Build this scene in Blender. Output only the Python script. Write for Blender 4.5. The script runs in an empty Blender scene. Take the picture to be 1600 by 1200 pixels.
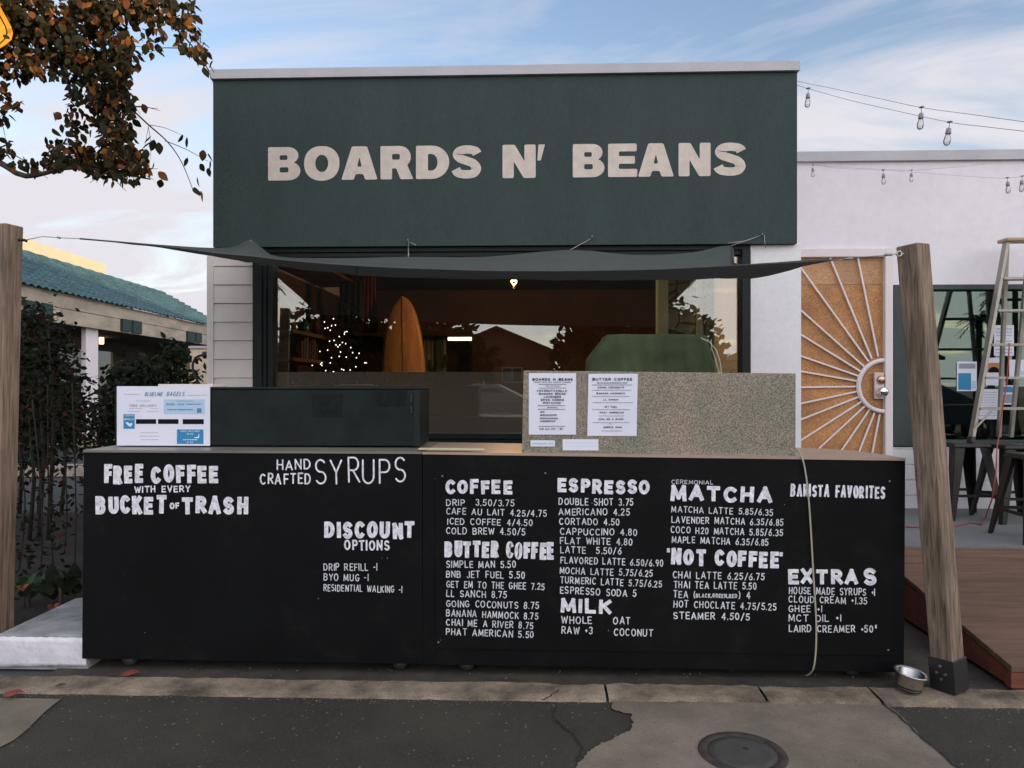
import bpy, bmesh, math, random
from math import sin, cos, pi, radians as R
from mathutils import Vector as V, Matrix, noise as mnoise
random.seed(7)
S = bpy.context.scene
COL = S.collection

# ------------------------------------------------------------------ camera
EYE = 1.43; FPX = 1155.0; YAW = R(2.0); HOR = 600.0
cam = bpy.data.cameras.new('camera'); camo = bpy.data.objects.new('camera', cam); COL.objects.link(camo)
cam.sensor_width = 36; cam.lens = 36 * FPX / 1600; cam.clip_start = 0.05; cam.clip_end = 2000
camo.location = (0, 0, EYE); camo.rotation_euler = (R(90), 0, YAW)
S.camera = camo
S.render.resolution_x = 1024; S.render.resolution_y = 768
# ------------------------------------------------------------------ world, sun, exposure
SUN_EL = R(5.0); SUN_AZ = (0.80, -0.60)            # horizontal direction towards the sun
w = bpy.data.worlds.new('World'); S.world = w; w.use_nodes = True
nt = w.node_tree; nt.nodes.clear()
def N(t, typ, **kw):
    n = t.nodes.new(typ)
    for k, v in kw.items():
        if k in n.inputs.keys() if not hasattr(n, k) else False: n.inputs[k].default_value = v
        else: setattr(n, k, v)
    return n
wo = N(nt, 'ShaderNodeOutputWorld'); bg = N(nt, 'ShaderNodeBackground')
sky = N(nt, 'ShaderNodeTexSky', sky_type='NISHITA'); sky.sun_disc = False
sky.sun_elevation = SUN_EL; sky.sun_rotation = math.atan2(SUN_AZ[0], SUN_AZ[1])
sky.air_density = 1.0; sky.dust_density = 0.6; sky.ozone_density = 1.2
tc = N(nt, 'ShaderNodeTexCoord'); sx = N(nt, 'ShaderNodeSeparateXYZ'); nt.links.new(tc.outputs['Generated'], sx.inputs[0])
mz = N(nt, 'ShaderNodeMath', operation='ADD'); nt.links.new(sx.outputs['Z'], mz.inputs[0]); mz.inputs[1].default_value = 0.18
mzz = N(nt, 'ShaderNodeMath', operation='MAXIMUM'); nt.links.new(mz.outputs[0], mzz.inputs[0]); mzz.inputs[1].default_value = 0.05
dx = N(nt, 'ShaderNodeMath', operation='DIVIDE'); nt.links.new(sx.outputs['X'], dx.inputs[0]); nt.links.new(mzz.outputs[0], dx.inputs[1])
dy = N(nt, 'ShaderNodeMath', operation='DIVIDE'); nt.links.new(sx.outputs['Y'], dy.inputs[0]); nt.links.new(mzz.outputs[0], dy.inputs[1])
cx = N(nt, 'ShaderNodeCombineXYZ'); nt.links.new(dx.outputs[0], cx.inputs[0]); nt.links.new(dy.outputs[0], cx.inputs[1])
mp = N(nt, 'ShaderNodeMapping'); nt.links.new(cx.outputs[0], mp.inputs[0])
mp.inputs['Rotation'].default_value = (0, 0, R(-35)); mp.inputs['Scale'].default_value = (0.55, 1.15, 1); mp.inputs['Location'].default_value = (1.7, 0.35, 0)
n1 = N(nt, 'ShaderNodeTexNoise'); nt.links.new(mp.outputs[0], n1.inputs['Vector'])
n1.inputs['Scale'].default_value = 1.5; n1.inputs['Detail'].default_value = 9; n1.inputs['Roughness'].default_value = 0.58; n1.inputs['Distortion'].default_value = 0.7
cr = N(nt, 'ShaderNodeValToRGB'); nt.links.new(n1.outputs['Fac'], cr.inputs[0])
cr.color_ramp.elements[0].position = 0.385; cr.color_ramp.elements[0].color = (0, 0, 0, 1)
cr.color_ramp.elements[1].position = 0.585; cr.color_ramp.elements[1].color = (1, 1, 1, 1)
# more veil low over the horizon
hz = N(nt, 'ShaderNodeMapRange'); nt.links.new(sx.outputs['Z'], hz.inputs[0])
hz.inputs[1].default_value = 0.0; hz.inputs[2].default_value = 0.36; hz.inputs[3].default_value = 0.9; hz.inputs[4].default_value = 0.0
ad = N(nt, 'ShaderNodeMath', operation='MULTIPLY_ADD'); nt.links.new(cr.outputs[0], ad.inputs[0]); ad.inputs[1].default_value = 0.85; nt.links.new(hz.outputs[0], ad.inputs[2]); ad.use_clamp = True
SKY_GAIN = 1.0
mixc = N(nt, 'ShaderNodeMix', data_type='RGBA'); nt.links.new(ad.outputs[0], mixc.inputs[0])
gain = N(nt, 'ShaderNodeMix', data_type='RGBA', blend_type='MULTIPLY'); gain.inputs[0].default_value = 1
nt.links.new(sky.outputs[0], gain.inputs[6]); gain.inputs[7].default_value = (1.78, 1.70, 1.95, 1)
nt.links.new(gain.outputs[2], mixc.inputs[6]); mixc.inputs[7].default_value = (3.6, 3.52, 3.75, 1)
# the sky is brighter on the sunset side, behind the camera
sdn = N(nt, 'ShaderNodeVectorMath', operation='DOT_PRODUCT'); nt.links.new(tc.outputs['Generated'], sdn.inputs[0]); sdn.inputs[1].default_value = (0.45, -0.89, 0)
sdr = N(nt, 'ShaderNodeMapRange'); sdr.interpolation_type = 'SMOOTHSTEP'; nt.links.new(sdn.outputs['Value'], sdr.inputs[0]); sdr.inputs[1].default_value = -0.25; sdr.inputs[2].default_value = 0.8; sdr.inputs[3].default_value = 0.0; sdr.inputs[4].default_value = 1.0
sdc = N(nt, 'ShaderNodeMix', data_type='RGBA'); nt.links.new(sdr.outputs[0], sdc.inputs[0]); sdc.inputs[6].default_value = (1, 1, 1, 1); sdc.inputs[7].default_value = (2.75, 2.62, 2.42, 1)
sdm = N(nt, 'ShaderNodeVectorMath', operation='MULTIPLY'); nt.links.new(mixc.outputs[2], sdm.inputs[0]); nt.links.new(sdc.outputs[2], sdm.inputs[1])
nt.links.new(sdm.outputs[0], bg.inputs['Color']); bg.inputs['Strength'].default_value = 0.12
nt.links.new(bg.outputs[0], wo.inputs[0])
sun = bpy.data.lights.new('sun', 'SUN'); sun.energy = 2.6; sun.angle = R(0.5); sun.color = (1.0, 0.72, 0.42)
suno = bpy.data.objects.new('sun', sun); COL.objects.link(suno)
sd = V((SUN_AZ[0] * cos(SUN_EL), SUN_AZ[1] * cos(SUN_EL), sin(SUN_EL)))
suno.rotation_euler = sd.to_track_quat('Z', 'Y').to_euler(); suno.location = sd * 40
S.view_settings.view_transform = 'Standard'; S.view_settings.look = 'None'
S.view_settings.exposure = 0.90; S.view_settings.gamma = 1
S.cycles.max_bounces = 8; S.cycles.transparent_max_bounces = 12

# ------------------------------------------------------------------ helpers
FW = (-sin(YAW), cos(YAW)); RT = (cos(YAW), sin(YAW))
def ray(px, py):
    a = (px - 800) / FPX
    return V((FW[0] + a * RT[0], FW[1] + a * RT[1], (HOR - py) / FPX))
def at(px, py, Y):
    d = ray(px, py); t = Y / d.y
    return V((d.x * t, Y, EYE + d.z * t))
def atz(px, py, z):
    d = ray(px, py); t = (z - EYE) / d.z
    return V((d.x * t, d.y * t, z))

class MB:
    def __init__(s): s.v = []; s.f = []; s.smooth = set()
    def quad(s, *p):
        n = len(s.v); s.v += [V(q) for q in p]; s.f.append(tuple(range(n, n + len(p)))); return s
    def box(s, x0, y0, z0, x1, y1, z1):
        return s.hexa([(x0, y0, z0), (x1, y0, z0), (x1, y1, z0), (x0, y1, z0), (x0, y0, z1), (x1, y0, z1), (x1, y1, z1), (x0, y1, z1)])
    def hexa(s, p):
        n = len(s.v); s.v += [V(q) for q in p]
        for f in ((0, 3, 2, 1), (4, 5, 6, 7), (0, 1, 5, 4), (1, 2, 6, 5), (2, 3, 7, 6), (3, 0, 4, 7)): s.f.append(tuple(n + i for i in f))
        return s
    def bar(s, a, b, wx, wy=None, up=(0, 0, 1)):
        a, b = V(a), V(b); wy = wy or wx; d = (b - a).normalized(); u = V(up)
        if abs(d.dot(u)) > .98: u = V((0, 1, 0))
        x = d.cross(u).normalized(); y = x.cross(d).normalized()
        c = [(-1, -1), (1, -1), (1, 1), (-1, 1)]
        return s.hexa([a + x * i * wx / 2 + y * j * wy / 2 for i, j in c] + [b + x * i * wx / 2 + y * j * wy / 2 for i, j in c])
    def tube(s, pts, r, n=8, closed=False, smooth=True):
        pts = [V(p) for p in pts]; m = len(pts); rs = r if isinstance(r, (list, tuple)) else [r] * m
        base = len(s.v); px = None
        for i, p in enumerate(pts):
            d = (pts[(i + 1) % m] - pts[i - 1]) if closed else (pts[min(i + 1, m - 1)] - pts[max(i - 1, 0)])
            d.normalize()
            if px is None:
                u = V((0, 0, 1)) if abs(d.z) < .9 else V((1, 0, 0)); px = d.cross(u).normalized()
            else: px = (px - d * px.dot(d)).normalized()
            py = d.cross(px)
            for k in range(n):
                a = 2 * pi * k / n; s.v.append(p + (px * cos(a) + py * sin(a)) * rs[i])
        for i in range(m if closed else m - 1):
            for k in range(n):
                j = (i + 1) % m
                s.smooth.add(len(s.f)) if smooth else None
                s.f.append((base + i * n + k, base + i * n + (k + 1) % n, base + j * n + (k + 1) % n, base + j * n + k))
        if not closed:
            s.f.append(tuple(base + k for k in range(n))[::-1]); s.f.append(tuple(base + (m - 1) * n + k for k in range(n)))
        return s
    def lathe(s, prof, c=(0, 0, 0), n=24, M=None, cap=True):
        base = len(s.v); c = V(c)
        for r, z in prof:
            for k in range(n):
                a = 2 * pi * k / n; p = V((r * cos(a), r * sin(a), z))
                s.v.append((M @ p if M else p) + c)
        for i in range(len(prof) - 1):
            for k in range(n):
                s.smooth.add(len(s.f))
                s.f.append((base + i * n + k, base + i * n + (k + 1) % n, base + (i + 1) * n + (k + 1) % n, base + (i + 1) * n + k))
        if cap:
            if prof[0][0] > 1e-5: s.f.append(tuple(base + k for k in range(n))[::-1])
            if prof[-1][0] > 1e-5: s.f.append(tuple(base + (len(prof) - 1) * n + k for k in range(n)))
        return s
    def grid(s, rows, smooth=True):
        base = len(s.v); m = len(rows[0])
        for r in rows: s.v += [V(p) for p in r]
        for i in range(len(rows) - 1):
            for k in range(m - 1):
                if smooth: s.smooth.add(len(s.f))
                s.f.append((base + i * m + k, base + i * m + k + 1, base + (i + 1) * m + k + 1, base + (i + 1) * m + k))
        return s
    def prism(s, poly, h):           # poly: bottom outline (3D, planar), extruded by vector h
        n = len(s.v); m = len(poly); h = V(h)
        s.v += [V(p) for p in poly] + [V(p) + h for p in poly]
        s.f.append(tuple(range(n, n + m))[::-1]); s.f.append(tuple(range(n + m, n + 2 * m)))
        for i in range(m): s.f.append((n + i, n + (i + 1) % m, n + m + (i + 1) % m, n + m + i))
        return s

def build(name, mb, material, parent=None, bevel=0, solid=0, sub=0, fix=True):
    me = bpy.data.meshes.new(name)
    off = V((0, 0, 0))
    if parent is None and mb.v:
        xs = [v.x for v in mb.v]; ys = [v.y for v in mb.v]; zs = [v.z for v in mb.v]
        off = V(((min(xs) + max(xs)) / 2, (min(ys) + max(ys)) / 2, min(zs)))
    me.from_pydata([tuple(v - off) for v in mb.v], [], mb.f)
    for i in mb.smooth: me.polygons[i].use_smooth = True
    me.materials.append(material)
    if fix:
        bm = bmesh.new(); bm.from_mesh(me); bmesh.ops.recalc_face_normals(bm, faces=bm.faces); bm.to_mesh(me); bm.free()
    o = bpy.data.objects.new(name, me); COL.objects.link(o); o.location = off
    if parent is not None:
        o.parent = parent
        # meshes keep world coordinates: undo the location of a top-level parent
        o.matrix_parent_inverse = Matrix.Translation(-V(parent.location)) if parent.parent is None else Matrix.Identity(4)
    if bevel:
        b = o.modifiers.new('bevel', 'BEVEL'); b.width = bevel; b.segments = 2; b.limit_method = 'ANGLE'; b.angle_limit = R(50)
    if solid:
        b = o.modifiers.new('solidify', 'SOLIDIFY'); b.thickness = solid
    if sub:
        b = o.modifiers.new('subsurf', 'SUBSURF'); b.levels = sub; b.render_levels = sub
    return o
def tag(o, label, cat, group=None, kind=None):
    if label: o['label'] = label
    if cat: o['category'] = cat
    if group: o['group'] = group
    if kind: o['kind'] = kind
    return o
def thing(name, label, cat, loc=(0, 0, 0), group=None):
    o = bpy.data.objects.new(name, None); COL.objects.link(o); o.location = loc; o.empty_display_size = .1
    return tag(o, label, cat, group)
def struct(name, mb, m, **k):
    o = build(name, mb, m, **k); o['kind'] = 'structure'; return o
def copy_tree(o, parent=None):
    c = o.copy(); COL.objects.link(c)
    if parent is not None:
        c.parent = parent; c.matrix_parent_inverse = o.matrix_parent_inverse.copy()
    for ch in [x for x in bpy.data.objects if x.parent == o]: copy_tree(ch, c)
    return c

# ------------------------------------------------------------------ materials
def srgb(r, g, b):
    f = lambda c: (c / 255 / 12.92) if c <= 10 else ((c / 255 + .055) / 1.055) ** 2.4
    return (f(r), f(g), f(b))
def pm(name, col, rough=.6, metal=0, var=0.0, vs=4, col2=None, bump=0, bs=60, spec=.5, stretch=(1, 1, 1), rvar=0, detail=6, coord='Object', emit=None, es=0, island=0, fine=0, fs=200):
    m = bpy.data.materials.new(name); m.use_nodes = True; t = m.node_tree; p = t.nodes['Principled BSDF']
    p.inputs['Base Color'].default_value = (*col, 1); p.inputs['Roughness'].default_value = rough; p.inputs['Metallic'].default_value = metal
    p.inputs['Specular IOR Level'].default_value = spec
    tcn = t.nodes.new('ShaderNodeTexCoord'); mpn = t.nodes.new('ShaderNodeMapping'); t.links.new(tcn.outputs[coord], mpn.inputs[0]); mpn.inputs['Scale'].default_value = stretch
    last = None
    if var or col2:
        n = t.nodes.new('ShaderNodeTexNoise'); t.links.new(mpn.outputs[0], n.inputs['Vector']); n.inputs['Scale'].default_value = vs; n.inputs['Detail'].default_value = detail; n.inputs['Roughness'].default_value = .65
        r = t.nodes.new('ShaderNodeValToRGB'); t.links.new(n.outputs['Fac'], r.inputs[0])
        a = tuple(c * (1 - var) for c in col); b = col2 if col2 else tuple(min(1, c * (1 + var)) for c in col)
        r.color_ramp.elements[0].position = .33; r.color_ramp.elements[0].color = (*a, 1); r.color_ramp.elements[1].position = .68; r.color_ramp.elements[1].color = (*b, 1)
        last = r.outputs[0]
        if rvar:
            mr = t.nodes.new('ShaderNodeMapRange'); t.links.new(n.outputs['Fac'], mr.inputs[0]); mr.inputs[3].default_value = rough - rvar; mr.inputs[4].default_value = rough + rvar
            t.links.new(mr.outputs[0], p.inputs['Roughness'])
    if fine:
        n = t.nodes.new('ShaderNodeTexNoise'); t.links.new(mpn.outputs[0], n.inputs['Vector']); n.inputs['Scale'].default_value = fs; n.inputs['Detail'].default_value = 3
        mr = t.nodes.new('ShaderNodeMapRange'); t.links.new(n.outputs['Fac'], mr.inputs[0]); mr.inputs[1].default_value = .3; mr.inputs[2].default_value = .7; mr.inputs[3].default_value = 1 - fine; mr.inputs[4].default_value = 1 + fine
        mx = t.nodes.new('ShaderNodeVectorMath'); mx.operation = 'SCALE'
        if last: t.links.new(last, mx.inputs[0])
        else: mx.inputs[0].default_value = col
        t.links.new(mr.outputs[0], mx.inputs['Scale']); last = mx.outputs[0]
    if island:
        g = t.nodes.new('ShaderNodeNewGeometry'); mr = t.nodes.new('ShaderNodeMapRange'); t.links.new(g.outputs['Random Per Island'], mr.inputs[0]); mr.inputs[3].default_value = 1 - island; mr.inputs[4].default_value = 1 + island
        mx = t.nodes.new('ShaderNodeVectorMath'); mx.operation = 'SCALE'
        if last: t.links.new(last, mx.inputs[0])
        else: mx.inputs[0].default_value = col
        t.links.new(mr.outputs[0], mx.inputs['Scale']); last = mx.outputs[0]
    if last: t.links.new(last, p.inputs['Base Color'])
    if bump:
        n = t.nodes.new('ShaderNodeTexNoise'); t.links.new(mpn.outputs[0], n.inputs['Vector']); n.inputs['Scale'].default_value = bs; n.inputs['Detail'].default_value = 5
        b = t.nodes.new('ShaderNodeBump'); b.inputs['Strength'].default_value = bump; b.inputs['Distance'].default_value = .01
        t.links.new(n.outputs['Fac'], b.inputs['Height']); t.links.new(b.outputs[0], p.inputs['Normal'])
    if emit:
        p.inputs['Emission Color'].default_value = (*emit, 1); p.inputs['Emission Strength'].default_value = es
    return m
def glass(name, tint=(1, 1, 1), refl=.14, film=None, filmfac=0.0, tone=(.93, .97, .95)):
    m = bpy.data.materials.new(name); m.use_nodes = True; t = m.node_tree; t.nodes.clear()
    o = t.nodes.new('ShaderNodeOutputMaterial'); tr = t.nodes.new('ShaderNodeBsdfTransparent'); tr.inputs[0].default_value = (*tint, 1)
    gl = t.nodes.new('ShaderNodeBsdfGlossy'); gl.inputs['Roughness'].default_value = 0.0; gl.inputs[0].default_value = (*tone, 1)
    fr = t.nodes.new('ShaderNodeFresnel'); fr.inputs[0].default_value = 1.5
    mr = t.nodes.new('ShaderNodeMapRange'); t.links.new(fr.outputs[0], mr.inputs[0]); mr.inputs[1].default_value = .04; mr.inputs[2].default_value = 1; mr.inputs[3].default_value = refl; mr.inputs[4].default_value = 1
    mx = t.nodes.new('ShaderNodeMixShader'); t.links.new(mr.outputs[0], mx.inputs[0])
    src = tr.outputs[0]
    if film:
        df = t.nodes.new('ShaderNodeBsdfDiffuse'); df.inputs[0].default_value = (*film, 1)
        m2 = t.nodes.new('ShaderNodeMixShader'); m2.inputs[0].default_value = filmfac; t.links.new(src, m2.inputs[1]); t.links.new(df.outputs[0], m2.inputs[2]); src = m2.outputs[0]
    t.links.new(src, mx.inputs[1]); t.links.new(gl.outputs[0], mx.inputs[2]); t.links.new(mx.outputs[0], o.inputs[0])
    return m

M = {}
M['asphalt'] = pm('asphalt', (.037, .034, .024), .9, var=.38, vs=1.3, bump=.9, bs=140, fine=.6, fs=230)
def specks(m, sc, thr, colr):
    t = m.node_tree; p = t.nodes['Principled BSDF']; src = p.inputs['Base Color'].links[0].from_socket; tcn = t.nodes.new('ShaderNodeTexCoord')
    v = t.nodes.new('ShaderNodeTexVoronoi'); v.inputs['Scale'].default_value = sc; t.links.new(tcn.outputs['Object'], v.inputs['Vector'])
    sp = t.nodes.new('ShaderNodeSeparateColor'); t.links.new(v.outputs['Color'], sp.inputs[0])
    g1 = t.nodes.new('ShaderNodeMath'); g1.operation = 'GREATER_THAN'; t.links.new(sp.outputs[0], g1.inputs[0]); g1.inputs[1].default_value = thr
    g2 = t.nodes.new('ShaderNodeMath'); g2.operation = 'LESS_THAN'; t.links.new(v.outputs['Distance'], g2.inputs[0]); g2.inputs[1].default_value = .32
    g = t.nodes.new('ShaderNodeMath'); g.operation = 'MULTIPLY'; t.links.new(g1.outputs[0], g.inputs[0]); t.links.new(g2.outputs[0], g.inputs[1])
    mx = t.nodes.new('ShaderNodeMix'); mx.data_type = 'RGBA'; t.links.new(g.outputs[0], mx.inputs[0]); t.links.new(src, mx.inputs[6]); mx.inputs[7].default_value = (*colr, 1); t.links.new(mx.outputs[2], p.inputs['Base Color'])
specks(M['asphalt'], 130, .84, (.095, .09, .07))
specks(M['asphalt'], 60, .965, (.16, .15, .12))
M['lot'] = pm('lot_asphalt', (.06, .062, .06), .9, var=.2, vs=.5, bump=.4, bs=60)
M['conc'] = pm('kerb_concrete', (.205, .16, .112), .9, var=.65, vs=5, bump=.6, bs=90, fine=.22, fs=150)
M['apron'] = pm('apron_concrete', (.185, .152, .112), .9, var=.36, vs=2.2, bump=.4, bs=90, fine=.2, fs=200)
M['dirtshadepave'] = pm('dirty_shade_pavement', (.042, .036, .027), .9, var=.5, vs=4, bump=.5, bs=60)  # dirty ground, its colour also darkened for the shadow under the carts
specks(M['apron'], 90, .93, (.10, .088, .07))
specks(M['conc'], 110, .9, (.12, .10, .08))
M['crack'] = pm('crack_dirt', (.018, .018, .016), 1)
M['wetstain'] = pm('dark_patch', (.10, .095, .07), .9, var=.45, vs=9, bump=.4, bs=90, fine=.2, fs=150)
M['whiteblock'] = pm('white_painted_concrete', (.68, .66, .70), .8, var=.18, vs=6, bump=.4, bs=40)
M['greytop'] = pm('weathered_concrete', (.30, .31, .30), .9, var=.35, vs=7, bump=.4, bs=50)
M['green'] = pm('dark_green_stucco', (.042, .062, .060), .8, var=.08, vs=1.6, stretch=(2.2, 1, .7), bump=.2, bs=130, spec=.25, fine=.08, fs=40)
M['letter'] = pm('cream_letter_paint', (.63, .545, .475), .8, var=.1, vs=14, bump=.3, bs=110)
M['coping'] = pm('coping_metal', (.46, .45, .47), .6, var=.08, vs=3)
M['stucco'] = pm('white_stucco', (.79, .78, .80), .85, var=.05, vs=2, bump=.22, bs=110, fine=.03, fs=30)
M['stucco2'] = pm('pinkish_white_stucco', (.78, .745, .775), .85, var=.06, vs=.9, bump=.16, bs=90, fine=.03, fs=12)
M['siding'] = pm('white_siding', (.78, .72, .68), .7, var=.06, vs=3, bump=.1, bs=30)
M['frame'] = pm('dark_window_frame', (.014, .019, .019), .5, var=.15, vs=6, spec=.2)
M['gframe'] = pm('green_window_frame', (.024, .042, .04), .5, var=.15, vs=6)
M['cart'] = pm('black_board_paint', (.0042, .0046, .005), .6, var=.25, vs=2.5, bump=.05, bs=50, spec=.13, rvar=.08)
def scuff(m):
    t = m.node_tree; p = t.nodes['Principled BSDF']; src = p.inputs['Base Color'].links[0].from_socket; tcn = t.nodes.new('ShaderNodeTexCoord')
    n = t.nodes.new('ShaderNodeTexNoise'); n.inputs['Scale'].default_value = 3.5; n.inputs['Detail'].default_value = 8; n.inputs['Roughness'].default_value = .72; t.links.new(tcn.outputs['Object'], n.inputs['Vector'])
    r = t.nodes.new('ShaderNodeMapRange'); t.links.new(n.outputs['Fac'], r.inputs[0]); r.inputs[1].default_value = .54; r.inputs[2].default_value = .75; r.inputs[3].default_value = 0; r.inputs[4].default_value = .55
    mx = t.nodes.new('ShaderNodeMix'); mx.data_type = 'RGBA'; t.links.new(r.outputs[0], mx.inputs[0]); t.links.new(src, mx.inputs[6]); mx.inputs[7].default_value = (.017, .017, .016, 1); t.links.new(mx.outputs[2], p.inputs['Base Color'])
    mp_ = t.nodes.new('ShaderNodeMapping'); mp_.inputs['Scale'].default_value = (40, 40, 2); t.links.new(tcn.outputs['Object'], mp_.inputs[0])
    v = t.nodes.new('ShaderNodeTexVoronoi'); v.inputs['Scale'].default_value = 38; t.links.new(tcn.outputs['Object'], v.inputs['Vector']); sp = t.nodes.new('ShaderNodeSeparateColor'); t.links.new(v.outputs['Color'], sp.inputs[0])
    g1 = t.nodes.new('ShaderNodeMath'); g1.operation = 'GREATER_THAN'; t.links.new(sp.outputs[0], g1.inputs[0]); g1.inputs[1].default_value = .992
    g2 = t.nodes.new('ShaderNodeMath'); g2.operation = 'LESS_THAN'; t.links.new(v.outputs['Distance'], g2.inputs[0]); g2.inputs[1].default_value = .10
    g = t.nodes.new('ShaderNodeMath'); g.operation = 'MULTIPLY'; t.links.new(g1.outputs[0], g.inputs[0]); t.links.new(g2.outputs[0], g.inputs[1])
    m2 = t.nodes.new('ShaderNodeMix'); m2.data_type = 'RGBA'; t.links.new(g.outputs[0], m2.inputs[0]); t.links.new(mx.outputs[2], m2.inputs[6]); m2.inputs[7].default_value = (.25, .25, .26, 1); t.links.new(m2.outputs[2], p.inputs['Base Color'])
scuff(M['cart'])
M['carttop'] = pm('counter_laminate', (.20, .18, .15), .35, var=.15, vs=3)
M['ctop2'] = pm('tan_counter_laminate', (.40, .29, .22), .4, var=.1, vs=3)
M['caseblk'] = pm('case_dark_green', (.0085, .0135, .0135), .5, var=.4, vs=5, spec=.22, rvar=.1)
M['chalk'] = pm('white_paint_marker', (.74, .73, .80), .85, var=.3, vs=45)
M['chalk2'] = pm('white_pen_lettering', (.62, .63, .66), .8, var=.25, vs=40)
M['screw'] = pm('screw_steel', (.25, .25, .25), .45, 1)
M['rubber'] = pm('caster_rubber', (.03, .03, .03), .6)
M['steel'] = pm('brushed_steel', (.55, .54, .52), .28, 1, var=.1, vs=10)
M['chrome'] = pm('chrome', (.75, .72, .70), .12, 1)
M['paper'] = pm('white_paper', (.76, .77, .88), .7, var=.03, vs=3)
M['ink'] = pm('black_ink', (.012, .012, .016), .9, spec=.05)
M['grey_ink'] = pm('grey_ink', (.30, .31, .38), .8)
M['blue_ink'] = pm('blue_ink', (.10, .25, .42), .8)
M['blue'] = pm('blue_print', (.03, .24, .46), .7)
M['lblue'] = pm('light_blue_print', (.45, .62, .80), .7)
M['tarp'] = pm('green_canvas', (.044, .062, .031), .9, var=.25, vs=4, bump=.35, bs=18, spec=.2)
M['piping'] = pm('pale_piping', (.35, .40, .28), .7)
M['sail'] = pm('grey_shade_cloth', (.085, .096, .090), .95, var=.08, spec=.1, vs=6, bump=.1, bs=300)
t_ = M['sail'].node_tree; _p = t_.nodes['Principled BSDF']; _tl = t_.nodes.new('ShaderNodeBsdfTranslucent'); _tl.inputs[0].default_value = (.30, .31, .29, 1)
_mx = t_.nodes.new('ShaderNodeMixShader'); _mx.inputs[0].default_value = .05; t_.links.new(_p.outputs[0], _mx.inputs[1]); t_.links.new(_tl.outputs[0], _mx.inputs[2]); t_.links.new(_mx.outputs[0], t_.nodes['Material Output'].inputs[0])
M['cable'] = pm('thin_steel_cable', (.35, .34, .33), .5, .6)
M['blackm'] = pm('black_metal', (.012, .012, .012), .5)
M['doorwood'] = pm('orange_wood_mesh', (.42, .20, .075), .65, var=.28, vs=3.2, bump=.3, bs=120, fine=.45, fs=130)
M['doortop'] = pm('pale_wood_mesh', (.46, .25, .12), .6, var=.2, vs=2, fine=.35, fs=130)
M['doorwhite'] = pm('door_white_paint', (.72, .66, .66), .5, var=.04, vs=4)
M['plate'] = pm('lock_plate', (.62, .5, .5), .4)
M['deck'] = pm('deck_boards', (.125, .068, .042), .75, var=.3, vs=2.2, stretch=(1, 14, 4), bump=.3, bs=8, island=.14)
M['deckred'] = pm('red_stained_wood', (.15, .042, .026), .65, var=.3, vs=3, stretch=(1, 8, 8), bump=.2, bs=10)
M['slab'] = pm('porch_slab', (.15, .16, .16), .85, var=.15, vs=2, bump=.2, bs=60)
M['cmu'] = pm('white_block_wall', (.62, .61, .62), .8, var=.08, vs=3, bump=.3, bs=40)
M['stool'] = pm('stool_black_metal', (.018, .018, .018), .42, .5)
M['alu'] = pm('aluminium', (.34, .32, .285), .5, .55, var=.15, vs=6)
M['ladcap'] = pm('ladder_cap_orange', (.46, .30, .2), .5)
M['redcord'] = pm('red_cord', (.36, .05, .04), .6)
M['paleCord'] = pm('pale_cord', (.42, .38, .30), .6)
M['rust'] = pm('rusty_iron', (.045, .032, .026), .75, var=.4, vs=14, bump=.5, bs=60)
M['iron'] = pm('cover_iron', (.055, .052, .045), .8, var=.15, vs=20, bump=.3, bs=90)
M['teal'] = pm('teal_roof_tile', (.03, .085, .105), .55, var=.3, vs=2, bump=.1, bs=20, col2=(.055, .14, .16), fine=.22, fs=14)
M['cream'] = pm('cream_stucco', (.62, .50, .36), .85, var=.08, vs=2)
M['fascia'] = pm('weathered_fascia', (.36, .33, .27), .8, var=.25, vs=1.1, col2=(.52, .43, .33), stretch=(1, 1, 3))
M['tealbox'] = pm('teal_beam_end', (.012, .035, .034), .7)
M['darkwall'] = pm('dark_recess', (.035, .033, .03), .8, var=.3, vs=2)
M['beige'] = pm('beige_kerb_paint', (.42, .35, .28), .85, var=.25, vs=6)
M['soil'] = pm('soil', (.016, .012, .009), 1, var=.5, vs=9, bump=.8, bs=30)
M['leafred'] = pm('red_leaf', (.20, .04, .024), .6, var=.3, vs=30)
M['bark'] = pm('bark', (.07, .052, .04), .9, var=.3, vs=12, bump=.5, bs=40)
M['yellow'] = pm('yellow_sign_sheet', (.85, .36, .015), .5, var=.05, vs=5)
M['tape'] = pm('strip_yellow', (.62, .62, .36), .6)
M['housebrown'] = pm('brown_house_stucco', (.24, .10, .065), .85, var=.08, vs=1)
M['houseroof'] = pm('dark_shingle', (.06, .05, .045), .9, var=.3, vs=6)
M['whitetrim'] = pm('white_trim', (.65, .62, .58), .6)
M['bulbglass'] = glass('bulb_glass', (.95, .94, .93), .08, (.85, .82, .80), .25)
M['socket'] = pm('socket_grey', (.30, .27, .275), .6); M['stringcable'] = pm('pale_string_cable', (.45, .42, .43), .6)
M['glassmain'] = glass('shop_window_glass', (.86, .90, .88), .12)
M['glasslow'] = glass('lower_sash_glass', (.45, .42, .36), .11, (.17, .14, .105), .62)
M['glassn'] = glass('neighbour_window_glass', (.5, .56, .53), .10, tone=(.70, .9, .82))
M['glasshouse'] = glass('far_window_glass', (.3, .3, .3), .12, (.02, .02, .02), .7)

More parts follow.
